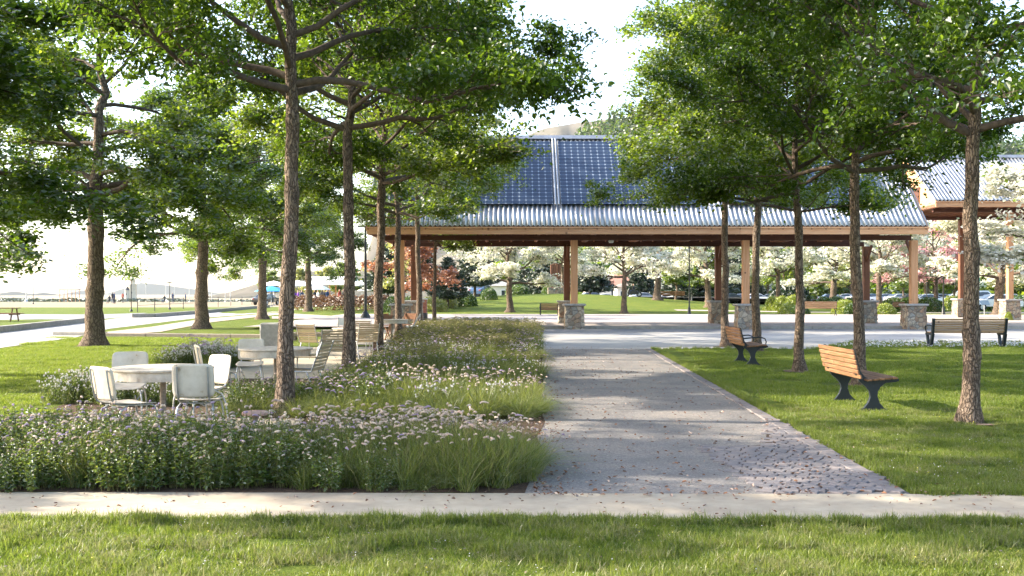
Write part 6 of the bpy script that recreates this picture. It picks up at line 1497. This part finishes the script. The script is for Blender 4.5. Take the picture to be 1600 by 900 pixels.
# ------------------------------------------------------------------ people (small figures)
def person(pose, cloth, legs):
    me = bpy.data.meshes.new('person'); st = pose != 'sit'
    if st: J = dict(pel=(0, 0, .95), che=(0, .02, 1.32), nec=(0, .02, 1.50), hed=(0, .03, 1.62), top=(0, .03, 1.74), ls=(-.17, .02, 1.42), le=(-.24, .0, 1.15), lh=(-.22, .10, .92), rs=(.17, .02, 1.42), re=(.25, .0, 1.15), rh=(.20, .16, .98),
                   lp=(-.09, 0, .90), lk=(-.10, .10, .50), lf=(-.10, -.02, .06), lt=(-.10, .12, .03), rp=(.09, 0, .90), rk=(.10, -.02, .50), rf=(.12, -.14, .06), rt=(.12, .0, .03))
    else: J = dict(pel=(0, 0, .50), che=(0, -.03, .88), nec=(0, 0, 1.06), hed=(0, .03, 1.18), top=(0, .03, 1.30), ls=(-.17, 0, .98), le=(-.24, .08, .74), lh=(-.16, .28, .66), rs=(.17, 0, .98), re=(.24, .08, .74), rh=(.16, .28, .66),
                 lp=(-.09, .02, .48), lk=(-.12, .42, .50), lf=(-.12, .44, .06), lt=(-.12, .56, .03), rp=(.09, .02, .48), rk=(.12, .42, .50), rf=(.12, .44, .06), rt=(.12, .56, .03))
    rad = dict(pel=.135, che=.145, nec=.055, hed=.095, top=.07, ls=.065, le=.045, lh=.035, rs=.065, re=.045, rh=.035, lp=.09, lk=.06, lf=.045, lt=.04, rp=.09, rk=.06, rf=.045, rt=.04)
    E = [('pel', 'che'), ('che', 'nec'), ('nec', 'hed'), ('hed', 'top'), ('che', 'ls'), ('ls', 'le'), ('le', 'lh'), ('che', 'rs'), ('rs', 're'), ('re', 'rh'), ('pel', 'lp'), ('lp', 'lk'), ('lk', 'lf'), ('lf', 'lt'), ('pel', 'rp'), ('rp', 'rk'), ('rk', 'rf'), ('rf', 'rt')]
    ks = list(J); me.from_pydata([J[k] for k in ks], [(ks.index(a), ks.index(b)) for a, b in E], []); o = bpy.data.objects.new('person', me); COL.objects.link(o)
    md = o.modifiers.new('skin', 'SKIN'); sv = me.skin_vertices[0].data
    for i, k in enumerate(ks): sv[i].radius = (rad[k], rad[k]); sv[i].use_root = (k == 'pel')
    o.modifiers.new('sub', 'SUBSURF').levels = 1
    dg = bpy.context.evaluated_depsgraph_get(); bm = bpy.data.meshes.new_from_object(o.evaluated_get(dg)); bpy.data.objects.remove(o)
    hz = 1.53 if st else 1.09; wz = .93 if st else .52
    bm.materials.clear(); 
    for m in (M[cloth], M[legs], M['skin'], M['black']): bm.materials.append(m)
    for p in bm.polygons:
        c = p.center; p.material_index = 2 if c.z > hz and c.y > .0 else 3 if c.z > hz + .04 else 1 if (c.z < wz or (not st and c.y > .15 and c.z < .6)) else 0; p.use_smooth = True
    return bm
PM_ = {('stand', 'darkcloth', 'navy'): 0}
def add_person(pose, cl, lg, px, Y, rz, label):
    k = (pose, cl, lg)
    if not isinstance(PM_.get(k), bpy.types.Mesh): PM_[k] = person(pose, cl, lg)
    return tag(link('person', PM_[k], None, loc=at(px, Y, .02), rz=rz), label, 'person', 'distant people')
for a in [('stand', 'darkcloth', 'navy', 176, 160, .4, 'dark dressed person standing on the road by the grassy island'), ('stand', 'navy', 'darkcloth', 179, 160, 2.0, 'person in navy walking beside the dark dressed one'), ('sit', 'darkcloth', 'darkcloth', 171, 158, 1.0, 'person crouching left of the two people on the road'),
          ('stand', 'redcloth', 'darkcloth', 192, 175, 0, 'lone small figure just left of the grassy island'), ('stand', 'navy', 'navy', 270, 180, 1, 'person in blue standing at the island railing'), ('sit', 'darkcloth', 'navy', 257, 170, 1, 'person sitting on a bench on the grassy island'),
          ('stand', 'navy', 'darkcloth', 290, 190, 2, 'person in navy left of the second lawn trunk'), ('stand', 'purple', 'darkcloth', 460, 102, 0, 'person in purple left under the cream parasol'), ('stand', 'purple', 'navy', 466, 103, 2, 'person in purple in the middle under the cream parasol'),
          ('stand', 'navy', 'darkcloth', 472, 102, 1, 'person in navy right under the cream parasol'), ('stand', 'darkcloth', 'darkcloth', 492, 104, 1, 'dark dressed person at the left of the white roofed shelter'), ('stand', 'whitecloth', 'navy', 497, 103, 2, 'person in a white top at the left of the white roofed shelter'),
          ('stand', 'darkcloth', 'navy', 503, 106, 0, 'dark dressed person under the white roofed shelter, left one'), ('stand', 'darkcloth', 'navy', 507, 106, 3, 'dark dressed person under the white roofed shelter, second from the left'), ('stand', 'navy', 'darkcloth', 512, 105, 1, 'person in navy under the middle of the white roofed shelter'),
          ('stand', 'redcloth', 'navy', 531, 106, 1, 'person in red under the right half of the white roofed shelter'), ('stand', 'darkcloth', 'navy', 537, 106, 2, 'dark dressed person left of the second trunk')]:
    add_person(*a)
# motorcycle with rider on the parking road
x, y, z = at(989, 122, .02)
e = empty('motorcycle', (x, y, z), PI * .9, 'dark motorcycle with a rider at the edge of the parking lot', 'motorcycle')
for xx in (-.75, .75):
    mb = MB(); mb.tube([(xx, -.06, .32), (xx, .06, .32)], .32, 18); w_ = mb.build('wheel', M['tyre'], e); mb = MB(); mb.tube([(xx, -.065, .32), (xx, .065, .32)], .19, 12); mb.build('rim', M['metal_grey'], w_)
mb = MB(); mb.prism([(-.75, .35), (-.55, .75), (-.1, .78), (.1, .95), (.42, .92), (.5, .7), (.3, .35), (-.2, .28)], .26, 'xz'); mb.build('body', M['black'], e)
mb = MB(); mb.tube([(.75, .07, .32), (.48, .07, 1.0)], .03, 6); mb.tube([(.75, -.07, .32), (.48, -.07, 1.0)], .03, 6); mb.tube([(.42, -.35, 1.06), (.5, 0, 1.02), (.42, .35, 1.06)], .02, 6); mb.build('fork', M['metal_grey'], e)
o = tag(link('person', person('sit', 'darkcloth', 'navy'), None, loc=(x + .1, y, z + .28), rz=PI * .9 - PI / 2), 'rider in dark clothes sitting on the motorcycle', 'person', 'distant people')

# fence posts with rails along the grassy island and the field
def rail_fence(label, pts, h, n, m='black'):
    e = empty('railing', (*pts[0], float(tz(*pts[0]))), 0, label, 'railing'); o0 = Vector((pts[0][0], pts[0][1], float(tz(*pts[0]))))
    P = []
    for i in range(n):
        t = i / (n - 1) * (len(pts) - 1); j = min(int(t), len(pts) - 2); q = Vector(pts[j]).lerp(Vector(pts[j + 1]), t - j); P.append(Vector((q.x, q.y, float(tz(q.x, q.y)))) - o0)
    for p in P: MB().tube([p, p + Vector((0, 0, h))], .035, 6).build('post', M[m], e)
    mb = MB()
    for k_ in (.95, .5): mb.tube([p + Vector((0, 0, h * k_)) for p in P], .018, 4)
    mb.build('rail', M[m], e)
rail_fence('thin dark railing behind the grassy island and along the road', [gp(215, 488), gp(330, 480), gp(420, 474)], 1.15, 12)
